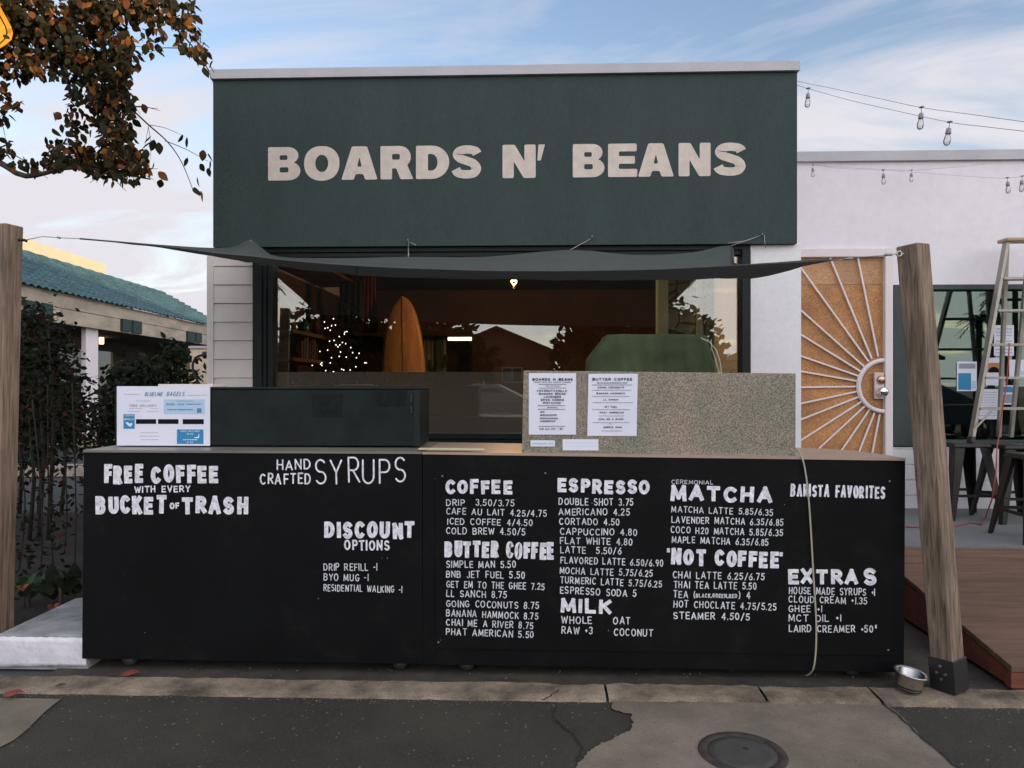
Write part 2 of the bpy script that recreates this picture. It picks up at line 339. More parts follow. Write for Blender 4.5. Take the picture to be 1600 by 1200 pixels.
def granite():
    m = pm('grey_brown_granite', (.27, .25, .22), .55)
    t = m.node_tree; p = t.nodes['Principled BSDF']; tcn = t.nodes.new('ShaderNodeTexCoord')
    v = t.nodes.new('ShaderNodeTexVoronoi'); v.inputs['Scale'].default_value = 290; t.links.new(tcn.outputs['Object'], v.inputs['Vector'])
    r = t.nodes.new('ShaderNodeValToRGB'); sp = t.nodes.new('ShaderNodeSeparateColor'); t.links.new(v.outputs['Color'], sp.inputs[0]); t.links.new(sp.outputs[0], r.inputs[0])
    e = r.color_ramp.elements; e[0].position = 0; e[0].color = (.085, .08, .06, 1); e[1].position = 1; e[1].color = (.45, .41, .35, 1)
    x = e.new(.35); x.color = (.20, .19, .155, 1); x = e.new(.7); x.color = (.30, .275, .235, 1)
    n = t.nodes.new('ShaderNodeTexNoise'); n.inputs['Scale'].default_value = 5; n.inputs['Detail'].default_value = 6; t.links.new(tcn.outputs['Object'], n.inputs['Vector'])
    r2 = t.nodes.new('ShaderNodeValToRGB'); t.links.new(n.outputs['Fac'], r2.inputs[0]); r2.color_ramp.elements[0].position = .35; r2.color_ramp.elements[0].color = (.80, .82, .74, 1); r2.color_ramp.elements[1].position = .65; r2.color_ramp.elements[1].color = (1.1, .95, .88, 1)
    mx = t.nodes.new('ShaderNodeMix'); mx.data_type = 'RGBA'; mx.blend_type = 'MULTIPLY'; mx.inputs[0].default_value = 1
    t.links.new(r.outputs[0], mx.inputs[6]); t.links.new(r2.outputs[0], mx.inputs[7]); t.links.new(mx.outputs[2], p.inputs['Base Color'])
    return m
M['granite'] = granite()
def wood_post():
    m = pm('weathered_post_wood', (.2, .16, .125), .8)
    t = m.node_tree; p = t.nodes['Principled BSDF']; tcn = t.nodes.new('ShaderNodeTexCoord'); mpn = t.nodes.new('ShaderNodeMapping'); t.links.new(tcn.outputs['Object'], mpn.inputs[0]); mpn.inputs['Scale'].default_value = (40, 40, 1.6)
    n = t.nodes.new('ShaderNodeTexNoise'); t.links.new(mpn.outputs[0], n.inputs['Vector']); n.inputs['Scale'].default_value = 2.2; n.inputs['Detail'].default_value = 7; n.inputs['Distortion'].default_value = .6
    n2 = t.nodes.new('ShaderNodeTexNoise'); t.links.new(tcn.outputs['Object'], n2.inputs['Vector']); n2.inputs['Scale'].default_value = 2.3; n2.inputs['Detail'].default_value = 4
    r = t.nodes.new('ShaderNodeValToRGB'); t.links.new(n.outputs['Fac'], r.inputs[0]); r.color_ramp.elements[0].position = .3; r.color_ramp.elements[0].color = (.095, .068, .046, 1); r.color_ramp.elements[1].position = .7; r.color_ramp.elements[1].color = (.33, .25, .18, 1)
    r2 = t.nodes.new('ShaderNodeValToRGB'); t.links.new(n2.outputs['Fac'], r2.inputs[0]); r2.color_ramp.elements[0].position = .3; r2.color_ramp.elements[0].color = (.55, .54, .52, 1); r2.color_ramp.elements[1].position = .7; r2.color_ramp.elements[1].color = (1.12, 1.06, 1.05, 1)
    mx = t.nodes.new('ShaderNodeMix'); mx.data_type = 'RGBA'; mx.blend_type = 'MULTIPLY'; mx.inputs[0].default_value = 1
    t.links.new(r.outputs[0], mx.inputs[6]); t.links.new(r2.outputs[0], mx.inputs[7]); t.links.new(mx.outputs[2], p.inputs['Base Color'])
    b = t.nodes.new('ShaderNodeBump'); b.inputs['Strength'].default_value = .5; b.inputs['Distance'].default_value = .004; t.links.new(n.outputs['Fac'], b.inputs['Height']); t.links.new(b.outputs[0], p.inputs['Normal'])
    return m
M['post'] = wood_post()
def leafmat(name, cols, rough=.55, trans=.25):
    m = pm(name, cols[0][1], .7, spec=.12); t = m.node_tree; p = t.nodes['Principled BSDF']
    g = t.nodes.new('ShaderNodeNewGeometry'); r = t.nodes.new('ShaderNodeValToRGB'); t.links.new(g.outputs['Random Per Island'], r.inputs[0])
    e = r.color_ramp.elements; e[0].position = cols[0][0]; e[0].color = (*cols[0][1], 1); e[1].position = cols[-1][0]; e[1].color = (*cols[-1][1], 1)
    for q, c in cols[1:-1]: x = e.new(q); x.color = (*c, 1)
    t.links.new(r.outputs[0], p.inputs['Base Color'])
    tl = t.nodes.new('ShaderNodeBsdfTranslucent'); t.links.new(r.outputs[0], tl.inputs[0]); mx = t.nodes.new('ShaderNodeMixShader'); mx.inputs[0].default_value = trans
    out = t.nodes['Material Output']; t.links.new(p.outputs[0], mx.inputs[1]); t.links.new(tl.outputs[0], mx.inputs[2]); t.links.new(mx.outputs[0], out.inputs[0])
    return m
M['autumn'] = leafmat('autumn_leaves', [(0, (.016, .019, .008)), (.55, (.026, .026, .012)), (.70, (.045, .028, .012)), (.86, (.14, .05, .017)), (1, (.25, .11, .03))], trans=.12)
M['darkstem'] = pm('dark_stem', (.02, .017, .012), .9, var=.3, vs=10)
M['hedge'] = leafmat('dark_green_leaves', [(0, (.008, .013, .006)), (.5, (.015, .022, .010)), (1, (.035, .04, .022))], trans=.1)
M['redbush'] = leafmat('dark_red_leaves', [(0, (.010, .012, .007)), (.84, (.018, .018, .010)), (.92, (.04, .010, .008)), (1, (.085, .017, .013))], trans=.1)
M['fresh'] = leafmat('broad_green_leaves', [(0, (.03, .06, .025)), (1, (.07, .12, .05))], trans=.15)
M['palm'] = leafmat('palm_leaves', [(0, (.02, .03, .015)), (1, (.05, .06, .03))], trans=.1)

# ------------------------------------------------------------------ lettering (own stroke alphabet)
def AR(cx, cy, rx, ry, a0, a1, n=9):
    return [(cx + rx * cos(R(a0 + (a1 - a0) * i / n)), cy + ry * sin(R(a0 + (a1 - a0) * i / n))) for i in range(n + 1)]
G = {
 'A': (.70, [[(0, 0), (.35, 1)], [(.35, 1), (.70, 0)], [(.13, .30), (.57, .30)]]),
 'B': (.60, [[(0, 0), (0, 1)], [(0, 1), (.30, 1)] + AR(.32, .77, .25, .23, 90, -90, 6) + [(0, .54)], [(0, .53), (.32, .53)] + AR(.33, .265, .27, .265, 90, -90, 6) + [(0, 0)]]),
 'C': (.62, [AR(.34, .5, .34, .5, 48, 312, 14)]),
 'D': (.64, [[(0, 0), (0, 1)], [(0, 1), (.22, 1)] + AR(.24, .5, .40, .5, 90, -90, 9) + [(0, 0)]]),
 'E': (.52, [[(.52, 1), (0, 1)], [(0, 1), (0, 0)], [(0, 0), (.52, 0)], [(0, .51), (.44, .51)]]),
 'F': (.50, [[(.50, 1), (0, 1)], [(0, 1), (0, 0)], [(0, .50), (.42, .50)]]),
 'G': (.66, [AR(.34, .5, .34, .5, 48, 340, 14) + [(.66, .42)], [(.66, .44), (.40, .44)]]),
 'H': (.60, [[(0, 0), (0, 1)], [(.60, 0), (.60, 1)], [(0, .5), (.60, .5)]]),
 'I': (.0, [[(0, 0), (0, 1)]]),
 'J': (.45, [[(.45, 1), (.45, .25)] + AR(.23, .25, .22, .25, 0, -150, 7)]),
 'K': (.58, [[(0, 0), (0, 1)], [(.56, 1), (0, .42)], [(.18, .58), (.58, 0)]]),
 'L': (.48, [[(0, 1), (0, 0)], [(0, 0), (.48, 0)]]),
 'M': (.78, [[(0, 0), (.06, 1)], [(.06, 1), (.39, .15)], [(.39, .15), (.72, 1)], [(.72, 1), (.78, 0)]]),
 'N': (.62, [[(0, 0), (0, 1)], [(0, 1), (.62, 0)], [(.62, 0), (.62, 1)]]),
 'O': (.70, ['c'] + [AR(.35, .5, .35, .5, 90, 450, 18)]),
 'P': (.56, [[(0, 0), (0, 1)], [(0, 1), (.30, 1)] + AR(.31, .73, .25, .27, 90, -90, 7) + [(0, .46)]]),
 'Q': (.70, ['c'] + [AR(.35, .5, .35, .5, 90, 450, 18), [(.42, .25), (.70, -.05)]]),
 'R': (.60, [[(0, 0), (0, 1)], [(0, 1), (.30, 1)] + AR(.31, .74, .25, .26, 90, -90, 7) + [(0, .48)], [(.25, .46), (.60, 0)]]),
 'S': (.56, [AR(.28, .745, .27, .255, 35, 262, 9) + AR(.28, .25, .28, .25, 82, -148, 9)]),
 'T': (.60, [[(0, 1), (.60, 1)], [(.30, 1), (.30, 0)]]),
 'U': (.62, [[(0, 1), (0, .32)] + AR(.31, .31, .31, .31, 180, 360, 9) + [(.62, 1)]]),
 'V': (.66, [[(0, 1), (.33, 0)], [(.33, 0), (.66, 1)]]),
 'W': (.92, [[(0, 1), (.23, 0)], [(.23, 0), (.46, .85)], [(.46, .85), (.69, 0)], [(.69, 0), (.92, 1)]]),
 'X': (.62, [[(0, 1), (.62, 0)], [(.62, 1), (0, 0)]]),
 'Y': (.62, [[(0, 1), (.31, .48)], [(.62, 1), (.31, .48)], [(.31, .48), (.31, 0)]]),
 'Z': (.56, [[(0, 1), (.56, 1)], [(.56, 1), (0, 0)], [(0, 0), (.56, 0)]]),
 '0': (.52, ['c'] + [AR(.26, .5, .26, .5, 90, 450, 16)]),
 '1': (.0, [[(0, 0), (0, 1)]]),
 '2': (.50, [AR(.25, .74, .25, .26, 165, -30, 8) + [(0, 0)], [(0, 0), (.50, 0)]]),
 '3': (.48, [AR(.22, .75, .24, .25, 150, -80, 8), AR(.22, .26, .26, .26, 80, -150, 8)]),
 '4': (.54, [[(.38, 0), (.38, 1)], [(.38, 1), (0, .32)], [(0, .32), (.54, .32)]]),
 '5': (.50, [[(.48, 1), (.08, 1)], [(.08, 1), (.04, .56)] , [(.04, .56)] + AR(.22, .31, .28, .31, 110, -150, 9)]),
 '6': (.50, [[(.42, 1), (.06, .45)], 'c', AR(.25, .28, .25, .28, 90, 450, 14)]),
 '7': (.50, [[(0, 1), (.50, 1)], [(.50, 1), (.15, 0)]]),
 '8': (.48, ['c', AR(.24, .76, .20, .24, 90, 450, 12), 'c', AR(.24, .26, .24, .26, 90, 450, 12)]),
 '9': (.50, ['c', AR(.25, .72, .25, .28, 90, 450, 14), [(.50, .70), (.30, 0)]]),
 '.': (.0, [[(0, 0), (0, .05)]]), ',': (.06, [[(.06, .06), (0, -.14)]]), "'": (.06, [[(.06, 1.0), (.0, .72)]]),
 '/': (.42, [[(0, -.05), (.42, 1.05)]]), '-': (.26, [[(0, .45), (.26, .45)]]), '+': (.28, [[(0, .48), (.28, .48)], [(.14, .33), (.14, .63)]]),
 '(': (.16, [AR(.3, .45, .3, .65, 125, 235, 6)]), ')': (.16, [AR(-.14, .45, .3, .65, 55, -55, 6)]),
 '$': (.50, [AR(.25, .72, .23, .2, 35, 262, 8) + AR(.25, .29, .25, .22, 82, -148, 8), [(.25, -.08), (.25, 1.08)]]),
 'c': (.26, [AR(.13, .80, .13, .18, 50, 310, 8), [(.13, .55), (.13, 1.05)]]),
}
def ribbon(mb, pts, th, O, ex, ez, nrm, dz, closed, cap):
    # flat painted stroke: pts in metres on the plane O + x*ex + z*ez
    P = [V((p[0], p[1])) for p in pts]
    if closed and (P[0] - P[-1]).length < 1e-6: P = P[:-1]
    Q = [P[0]]
    for p in P[1:]:
        if (p - Q[-1]).length > 1e-6: Q.append(p)
    P = Q; n = len(P)
    if n < 2: return
    L = []; Rr = []
    for i in range(n):
        a = P[i - 1] if (i > 0 or closed) else None; b = P[(i + 1) % n] if (i < n - 1 or closed) else None
        d1 = (P[i] - a).normalized() if a is not None else None; d2 = (b - P[i]).normalized() if b is not None else None
        if d1 is None: d1 = d2
        if d2 is None: d2 = d1
        n1 = V((-d1.y, d1.x)); n2 = V((-d2.y, d2.x)); mm = n1 + n2
        mm = mm.normalized() if mm.length > 1e-4 else n1
        k = th / 2 / max(.55, mm.dot(n1)); L.append(P[i] + mm * k); Rr.append(P[i] - mm * k)
    W = lambda p: O + ex * p.x + ez * p.y + nrm * dz
    base = len(mb.v); mb.v += [W(p) for p in L] + [W(p) for p in Rr]
    for i in range(n if closed else n - 1):
        j = (i + 1) % n; mb.f.append((base + i, base + j, base + n + j, base + n + i))
    if cap and not closed:
        for i, q in ((0, 1), (n - 1, n - 2)):
            d = (P[i] - P[q]).normalized(); nn = V((-d.y, d.x)); b2 = len(mb.v)
            if cap == 2:      # squared marker end with worn corners
                mb.v += [W(P[i] + nn * th * a + d * th * b) for a, b in ((.5, 0), (.5, .38), (.40, .48), (-.40, .48), (-.5, .38), (-.5, 0))]
                mb.f.append(tuple(range(b2, b2 + 6))); continue
            mb.v += [W(P[i] + nn * (th / 2 * cos(a)) + d * (th / 2 * sin(a))) for a in [pi * k / 6 for k in range(7)]]
            mb.f.append(tuple(range(b2, b2 + 7)))
def text(mb, s, A, B, cap, th, nrm=V((0, -1, 0)), rnd=True, gap=.20, jit=.0, lift=.0012, slant=0):
    """letters of s painted from baseline point A to B (3D), cap height in metres, stroke th (fraction of cap)"""
    A, B = V(A), V(B); ex = (B - A).normalized(); ez = nrm.cross(ex); ez = -ez if ez.z < 0 else ez
    Wd = (B - A).length; T = th * cap
    ws = []
    for ch in s:
        ws.append(.42 if ch == ' ' else G[ch][0])
    g = gap + th
    tot = sum(ws) + g * (len(s) - 1) + th
    # width factor applied to the glyph bodies and gaps, not to stroke thickness
    k = max(.15, (Wd - T - th * cap * (len(s) - 1)) / max(1e-6, cap * (tot - th - th * (len(s) - 1))))
    x = T / 2; c = 0
    for ch, wd in zip(s, ws):
        if ch != ' ':
            jx = random.uniform(-jit, jit) * cap; jz = random.uniform(-jit, jit) * cap; js = 1 + random.uniform(-jit, jit); closed = False
            rot = random.uniform(-jit, jit) * .6 + slant
            for st in G[ch][1]:
                if st == 'c': closed = True; continue
                pts = [(x + jx + (px * k + rot * py) * cap, T / 2 + jz + py * (cap * js - T)) for px, py in st]
                ribbon(mb, pts, T, A, ex, ez, nrm, lift + (c % 9) * .00012, closed, rnd); closed = False; c += 1
        x += (wd * k + gap * k) * cap + T
    return mb
def rounded(poly, r):
    out = []; n = len(poly)
    for i in range(n):
        p = V(poly[i]); a = V(poly[i - 1]) - p; b = V(poly[(i + 1) % n]) - p
        if a.length < 1e-6 or b.length < 1e-6: continue
        ang = a.angle(b)
        if ang > R(150): out.append(p); continue
        k = min(r, a.length * .45, b.length * .45); p0 = p + a.normalized() * k; p1 = p + b.normalized() * k
        for j in range(5):
            f = j / 4; out.append(p0 * (1 - f) ** 2 + p * 2 * f * (1 - f) + p1 * f * f)
    return out
def heavy(ch):
    box = lambda x0, y0, x1, y1: [(x0, y0), (x0, y1), (x1, y1), (x1, y0)]
    if ch == 'B': return [[(0, 0), (0, 1)] + AR(.62, .745, .32, .255, 90, -58, 8) + AR(.63, .285, .37, .285, 62, -90, 9), box(.36, .615, .60, .755), box(.36, .24, .63, .395)]
    if ch == 'O': return [[(.5 + .5 * abs(cos(a)) ** .9 * (1 if cos(a) > 0 else -1), .5 + .52 * abs(sin(a)) ** .9 * (1 if sin(a) > 0 else -1)) for a in [2 * pi * k / 40 for k in range(40)]], AR(.5, .5, .185, .26, 0, 360, 20)[:-1]]
    if ch == 'A': return [[(0, 0), (.29, 1), (.71, 1), (1, 0), (.655, 0), (.605, .17), (.395, .17), (.345, 0)], [(.435, .39), (.565, .39), (.5, .68)]]
    if ch == 'R': return [[(0, 0), (0, 1)] + AR(.60, .67, .34, .33, 90, -48, 9) + [(1.02, 0), (.62, 0), (.49, .33), (.36, .33), (.36, 0)], box(.36, .59, .60, .76)]
    if ch == 'D': return [[(0, 0), (0, 1), (.30, 1)] + AR(.48, .5, .52, .5, 90, -90, 14), [(.36, .25), (.36, .75)] + AR(.46, .5, .19, .25, 90, -90, 10)]
    if ch == 'N': return [[(0, 0), (0, 1), (.37, 1), (.66, .50), (.66, 1), (1, 1), (1, 0), (.64, 0), (.34, .50), (.34, 0)]]
    if ch == 'E': return [[(0, 0), (0, 1), (.98, 1), (.98, .765), (.37, .765), (.37, .625), (.92, .625), (.92, .395), (.37, .395), (.37, .24), (1, .24), (1, 0)]]
    if ch == "'": return [[(.15, 1), (1, 1), (.45, .52), (.0, .52)]]
    if ch == 'S':
        k = [V(p) for p in ((.845, .74), (.76, .835), (.5, .873), (.27, .835), (.185, .715), (.29, .60), (.5, .53), (.71, .45), (.815, .31), (.73, .165), (.5, .127), (.22, .165), (.12, .285))]
        sp = []
        for i in range(len(k) - 1):
            p0, p1, p2, p3 = k[max(i - 1, 0)], k[i], k[i + 1], k[min(i + 2, len(k) - 1)]
            for j in range(4):
                f = j / 4; sp.append(.5 * ((2 * p1) + (p2 - p0) * f + (2 * p0 - 5 * p1 + 4 * p2 - p3) * f * f + (3 * p1 - p0 - 3 * p2 + p3) * f ** 3))
        sp.append(k[-1]); L = []; Q = []
        for i, p in enumerate(sp):
            d = (sp[min(i + 1, len(sp) - 1)] - sp[max(i - 1, 0)]).normalized(); nn = V((-d.y, d.x)); L.append(p + V((nn.x * .165, nn.y * .125))); Q.append(p - V((nn.x * .165, nn.y * .125)))
        return [L, Q]
from mathutils.geometry import tessellate_polygon
def heavy_letter(mb, ch, x0, x1, yb, cap, Y):
    a = at(x0, yb, Y); b = at(x1, yb, Y); h = at(x0, yb - cap, Y).z - a.z
    if ch == 'S':
        L, Q = heavy('S'); base = len(mb.v); n = len(L)
        mb.v += [V((a.x + (b.x - a.x) * p.x, Y - .002, a.z + h * p.y)) for p in L + Q]; mb.f += [(base + i, base + i + 1, base + n + i + 1, base + n + i) for i in range(n - 1)]; return
    loops = [[V((q[0], q[1], 0)) for q in (rounded([V(p) for p in lp], .05))] for lp in heavy(ch)]
    flat = [p for lp in loops for p in lp]; base = len(mb.v)
    mb.v += [V((a.x + (b.x - a.x) * p.x, Y - .002, a.z + h * p.y)) for p in flat]
    mb.f += [tuple(base + i for i in t_) for t_ in tessellate_polygon(loops)]
def rect(mb, x0, y0, x1, y1, Y, d=.001):      # flat printed rectangle given in photo px on the plane Y
    a, b = at(x0, y1, Y), at(x1, y0, Y)
    mb.quad((a.x, Y - d, a.z), (b.x, Y - d, a.z), (b.x, Y - d, b.z), (a.x, Y - d, b.z)); return mb
def squiggle(mb, x0, x1, y, Y, h=1.0, d=.0012):  # print too small to read: a broken thin line
    x = x0
    while x < x1:
        l = random.uniform(1.2, 4.0); e = min(x + l, x1); rect(mb, x, y - h / 2, e, y + h / 2, Y, d); x = e + random.uniform(.5, 1.1)
    return mb
def ptext(mb, s, x0, x1, yb, cap, Y, th=.2, jit=0, d=.0012, rnd=False, slant=0, yb1=None):
    A = at(x0, yb, Y); B = at(x1, yb1 if yb1 is not None else yb, Y); c = cap * (at(0, 0, Y) - at(0, 100, Y)).z / 100 * 1.0
    c = abs(at((x0 + x1) / 2, yb - cap, Y).z - at((x0 + x1) / 2, yb, Y).z)
    return text(mb, s, A, B, c, th, rnd=rnd, jit=jit, lift=d, slant=slant)

# ================================================================== SETTING: GROUND
struct('ground', MB().quad((-400, -400, -.012), (400, -400, -.012), (400, 600, -.012), (-400, 600, -.012)), M['lot'])
struct('road', MB().quad((-60, -7.5, -.004), (60, -7.5, -.004), (60, 3.40, -.004), (-60, 3.40, -.004)), M['asphalt'])
KY0, KY1 = 3.345, 3.50
mb = MB()
jx = [-9.0, -6.1, -3.2, atz(951, 1095, .02).x, atz(1204, 1098, .02).x, atz(1384, 1098, .02).x, 5.2, 9]
for a, b in zip(jx, jx[1:]):
    n = 70; rows = [[], [], [], []]
    for i in range(n + 1):
        x = a + .006 + (b - a - .012) * i / n; e = .012 * mnoise.noise((x * 5, 1, 1)) + .008 * mnoise.noise((x * 21, 2, 1))
        rows[0].append((x, KY0 + e - .012, -.02)); rows[1].append((x, KY0 + e, .004 + .003 * mnoise.noise((x * 15, 4, 1)))); rows[2].append((x, KY0 + .035 + e, .012)); rows[3].append((x, KY1 + .03 * mnoise.noise((x * 3, 6, 1)) + .015 * mnoise.noise((x * 14, 7, 1)), .016))
    mb.grid(rows, smooth=False)
struct('kerb', mb, M['conc'])
struct('pavement', MB().quad((-2.4, KY1 - .02, .006), (2.35, KY1 - .02, .006), (2.35, 5.9, .016), (-2.4, 5.9, .016)).quad((2.35, KY1 - .02, .004), (9, KY1 - .02, .004), (9, 5.2, .004), (2.35, 5.2, .004)), M['dirtshadepave'])
def flat(name, pts, z, m):
    return struct(name, MB().quad(*[atz(x, y, z) for x, y in pts]), m)
edge = [(956, 1095), (958, 1108), (985, 1116), (990, 1128), (986, 1140), (968, 1148), (955, 1156), (940, 1160), (931, 1168), (917, 1176), (910, 1188), (901, 1194), (896, 1215), (880, 1260), (860, 1400)]
fine_ = []
for (x0, y0), (x1, y1) in zip(edge, edge[1:]):
    for k in range(5): f = k / 5; fine_.append((x0 + (x1 - x0) * f + random.uniform(-2.2, 2.2), y0 + (y1 - y0) * f + random.uniform(-1.2, 1.2)))
edge = fine_ + [edge[-1]]
mbp = MB(); ap = [(1404, 1114), (1384, 1100), (1300, 1098), (1212, 1096), (1100, 1095)] + edge + [(2000, 1400), (1640, 1310), (1500, 1200), (1445, 1155)]
mbp.quad(*[atz(x, y, .003) for x, y in ap]); struct('concrete_apron', mbp, M['apron'])
flat('concrete_patch', [(-60, 1089), (95, 1092), (70, 1112), (42, 1140), (22, 1156), (-5, 1170), (-80, 1210)], .002, M['apron'])
def crack(pts, z, wd=.008):
    mb = MB(); P = []
    for (x0, y0), (x1, y1) in zip(pts, pts[1:]):
        for k in range(5):
            f = k / 5; q = atz(x0 + (x1 - x0) * f, y0 + (y1 - y0) * f, z); P.append(q + V((random.uniform(-.005, .005), random.uniform(-.003, .003), 0)))
    P.append(atz(*pts[-1], z))
    for i in range(len(P) - 1):
        d = (P[i + 1] - P[i]).normalized(); n = V((-d.y, d.x, 0)); wa = wd * random.uniform(.4, 1); 
        mb.quad(P[i] - n * wa, P[i + 1] - n * wd * .7, P[i + 1] + n * wd * .7, P[i] + n * wa)
    return mb
cm = MB()
for pts, z, wd in [([(868, 1101), (864, 1118), (876, 1132), (893, 1145), (905, 1158), (909, 1172), (903, 1184), (900, 1230)], .001, .005),
                   ([(872, 1078), (862, 1086), (848, 1094)], .026, .005), ([(1380, 1100), (1404, 1118), (1445, 1156), (1500, 1202), (1600, 1290)], .0065, .007)]:
    q = crack(pts, z, wd); n = len(cm.v); cm.v += q.v; cm.f += [tuple(i + n for i in f) for f in q.f]
struct('road_crack', cm, M['crack'])
gm = MB(); rg = random.Random(5)
for k in range(900):
    x = rg.uniform(-2.9, 2.7); y = KY0 - .015 - abs(rg.gauss(0, .035)) if k < 520 else (rg.uniform(KY1 - .02, 3.75) if k < 760 else rg.uniform(2.3, 3.3)); r_ = rg.uniform(.0015, .0045); z = .022 if y > KY0 else .0
    c = V((x, y, z + r_ * .6)); q = [c + V((r_ * rg.uniform(.7, 1.4) * a, r_ * rg.uniform(.7, 1.4) * b, r_ * rg.uniform(.7, 1) * c_)) for a, b, c_ in ((1, 0, 0), (0, 1, 0), (-1, 0, 0), (0, -1, 0), (0, 0, 1))]
    n = len(gm.v); gm.v += q; gm.f += [(n, n + 1, n + 4), (n + 1, n + 2, n + 4), (n + 2, n + 3, n + 4), (n + 3, n, n + 4)]
tag(build('grit', gm, pm('road_grit', (.13, .115, .09), .9, island=.6), fix=False), 'fine grit and small stones along the kerb and on the road', 'grit', kind='stuff')
# planter earth left of the carts, with an uneven surface
rows = []
for j in range(16):
    y = 3.75 + j * .28; row = []
    for i in range(22):
        x = -7.2 + i * .24; row.append((x, y, .06 + .07 * mnoise.noise((x * 1.3, y * 1.3, 3)) + (.0 if 0 < i < 21 and 0 < j < 15 else -.15)))
    rows.append(row)
struct('planter_soil', MB().grid(rows), M['soil'])
struct('far_pavement', MB().box(-60, -10.2, -.1, 60, -7.5, .11), M['apron'])
struct('verge', MB().quad((-60, -60, -.002), (60, -60, -.002), (60, -10.2, -.002), (-60, -10.2, -.002)), M['soil'])
# kerbs of the car park behind
for i, (ya, za) in enumerate(((742, .14), (697, .16))):
    p0 = atz(-250, ya + 8, 0); p1 = atz(640, ya - 6, 0)
    d = (p1 - p0).normalized(); n = V((-d.y, d.x, 0)) * .5
    struct('car_park_kerb', MB().prism([p0, p1, p1 + n, p0 + n], (0, 0, za)), M['beige'])

# white painted kerb end by the planter
t = thing('concrete_step', 'low concrete step with white painted front at the left end of the black carts', 'step', (-2.5, 3.7, 0))
fl = at(-70, 1003, 3.62); fr = at(137, 1006, 3.62)
zt = .175
ptop = [(fl.x, 3.62, zt), (fr.x, 3.62, zt), (fr.x, 4.5, zt), (atz(118, 935, zt).x, atz(118, 935, zt).y, zt), (atz(0, 990, zt).x, atz(0, 990, zt).y, zt), (fl.x - .1, 3.75, zt)]
build('slab', MB().prism([(x, y, .0) for x, y, z in ptop], (0, 0, zt)), M['greytop'], t)
rows = []
for j in range(7):
    z = .012 + (zt - .022) * j / 6; rows.append([(fl.x + (fr.x - fl.x) * i / 40, 3.612 + .004 * mnoise.noise((i * .6, j * .8, 1)), z + (.004 * mnoise.noise((i * .7, 5, 2)) if j in (0, 6) else 0) - (.02 * max(0, 1 - i / 30) if j == 0 else 0) + (.012 if j == 0 else 0)) for i in range(41)])
build('painted_front', MB().grid(rows), M['whiteblock'], t, solid=.006)

# ================================================================== COFFEE SHOP
WY = 5.8; FY = 5.74
X0 = at(333, 300, FY).x; X1 = at(1245.5, 240, FY).x
ZF0 = 2.508; ZF1 = 3.825; ZC = 3.897
shop = thing('coffee_shop', 'small coffee shop with dark green sign wall and wide dark shop window', 'shop', (0, WY, 0))
sl = at(325, 500, WY).x; wl0 = at(397, 500, WY).x; wl1 = at(427, 500, WY).x; wr0 = at(1158, 500, WY).x; wr1 = at(1171.5, 500, WY).x; sr = at(1251, 500, WY).x
zsill = 1.0
BK = 10.4
build('fascia', MB().box(X0, FY, ZF0, X1, WY + .25, ZF1), M['green'], shop)
build('coping', MB().box(X0 - .012, FY - .03, ZF1, X1 + .012, WY + .3, ZC), M['coping'], shop)
for word in ((('B', 419, 469.5), ('O', 475.3, 530.5), ('A', 533.5, 590), ('R', 594.5, 645), ('D', 650, 702), ('S', 706.5, 752.7)), (('N', 785.2, 837), ("'", 839.5, 851.5)), (('B', 895, 944.5), ('E', 950, 995.7), ('A', 996.8, 1052.7), ('N', 1060.2, 1110.2), ('S', 1116, 1166))):
    q = MB()
    for ch, x0, x1 in word: heavy_letter(q, ch, x0, x1, 282.3 - (x0 - 419) * .0104, 52, FY)
    build('sign_lettering', q, M['letter'], shop, fix=False)
# left siding: lapped boards
mb = MB(); hb = .148; z = 0.0
while z < ZF0:
    z1 = min(z + hb, ZF0); mb.hexa([(sl + .05, WY - .014, z), (wl0, WY - .014, z), (wl0, WY + .08, z), (sl + .05, WY + .08, z), (sl + .05, WY - .004, z1 - .004), (wl0, WY - .004, z1 - .004), (wl0, WY + .08, z1 - .004), (sl + .05, WY + .08, z1 - .004)]); z = z1
sdg = build('siding', mb, M['siding'], shop)
build('corner_board', MB().box(sl, WY - .022, 0, sl + .05, WY + .09, ZF0), M['siding'], shop)
build('side_wall', MB().box(sl, WY + .09, 0, sl + .12, BK, ZF0), M['siding'], shop)
build('upper_side_wall', MB().box(X0, WY + .25, ZF0, X0 + .12, BK, 3.6), M['stucco'], shop)
build('stucco_pier', MB().box(wr1, WY - .01, 0, sr, WY + .55, ZF0 - .001), M['stucco'], shop)
build('right_wall', MB().box(sr - .15, WY + .55, 0, sr, BK, ZF0), M['stucco'], shop)
build('upper_right_wall', MB().box(X1 - .14, WY + .25, ZF0, X1, BK, 3.6), M['stucco'], shop)
build('roof', MB().box(X0 + .12, WY + .25, 3.45, X1 - .14, BK, 3.55), M['coping'], shop)
build('sill_wall', MB().box(wl0, WY, 0, wr1, WY + .12, zsill), M['frame'], shop)
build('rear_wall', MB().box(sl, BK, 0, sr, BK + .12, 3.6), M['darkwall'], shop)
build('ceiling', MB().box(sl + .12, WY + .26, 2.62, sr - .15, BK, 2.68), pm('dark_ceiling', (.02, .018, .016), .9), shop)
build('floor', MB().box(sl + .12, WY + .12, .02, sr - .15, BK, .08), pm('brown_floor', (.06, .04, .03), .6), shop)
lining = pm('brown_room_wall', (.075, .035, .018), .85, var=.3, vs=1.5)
build('room_lining', MB().box(sl + .125, WY + .3, .08, sl + .14, BK - .01, 2.6).box(sr - .17, WY + .56, .08, sr - .155, BK - .01, 2.6).box(sl + .14, BK - .03, .08, sr - .17, BK - .01, 2.6), lining, shop)
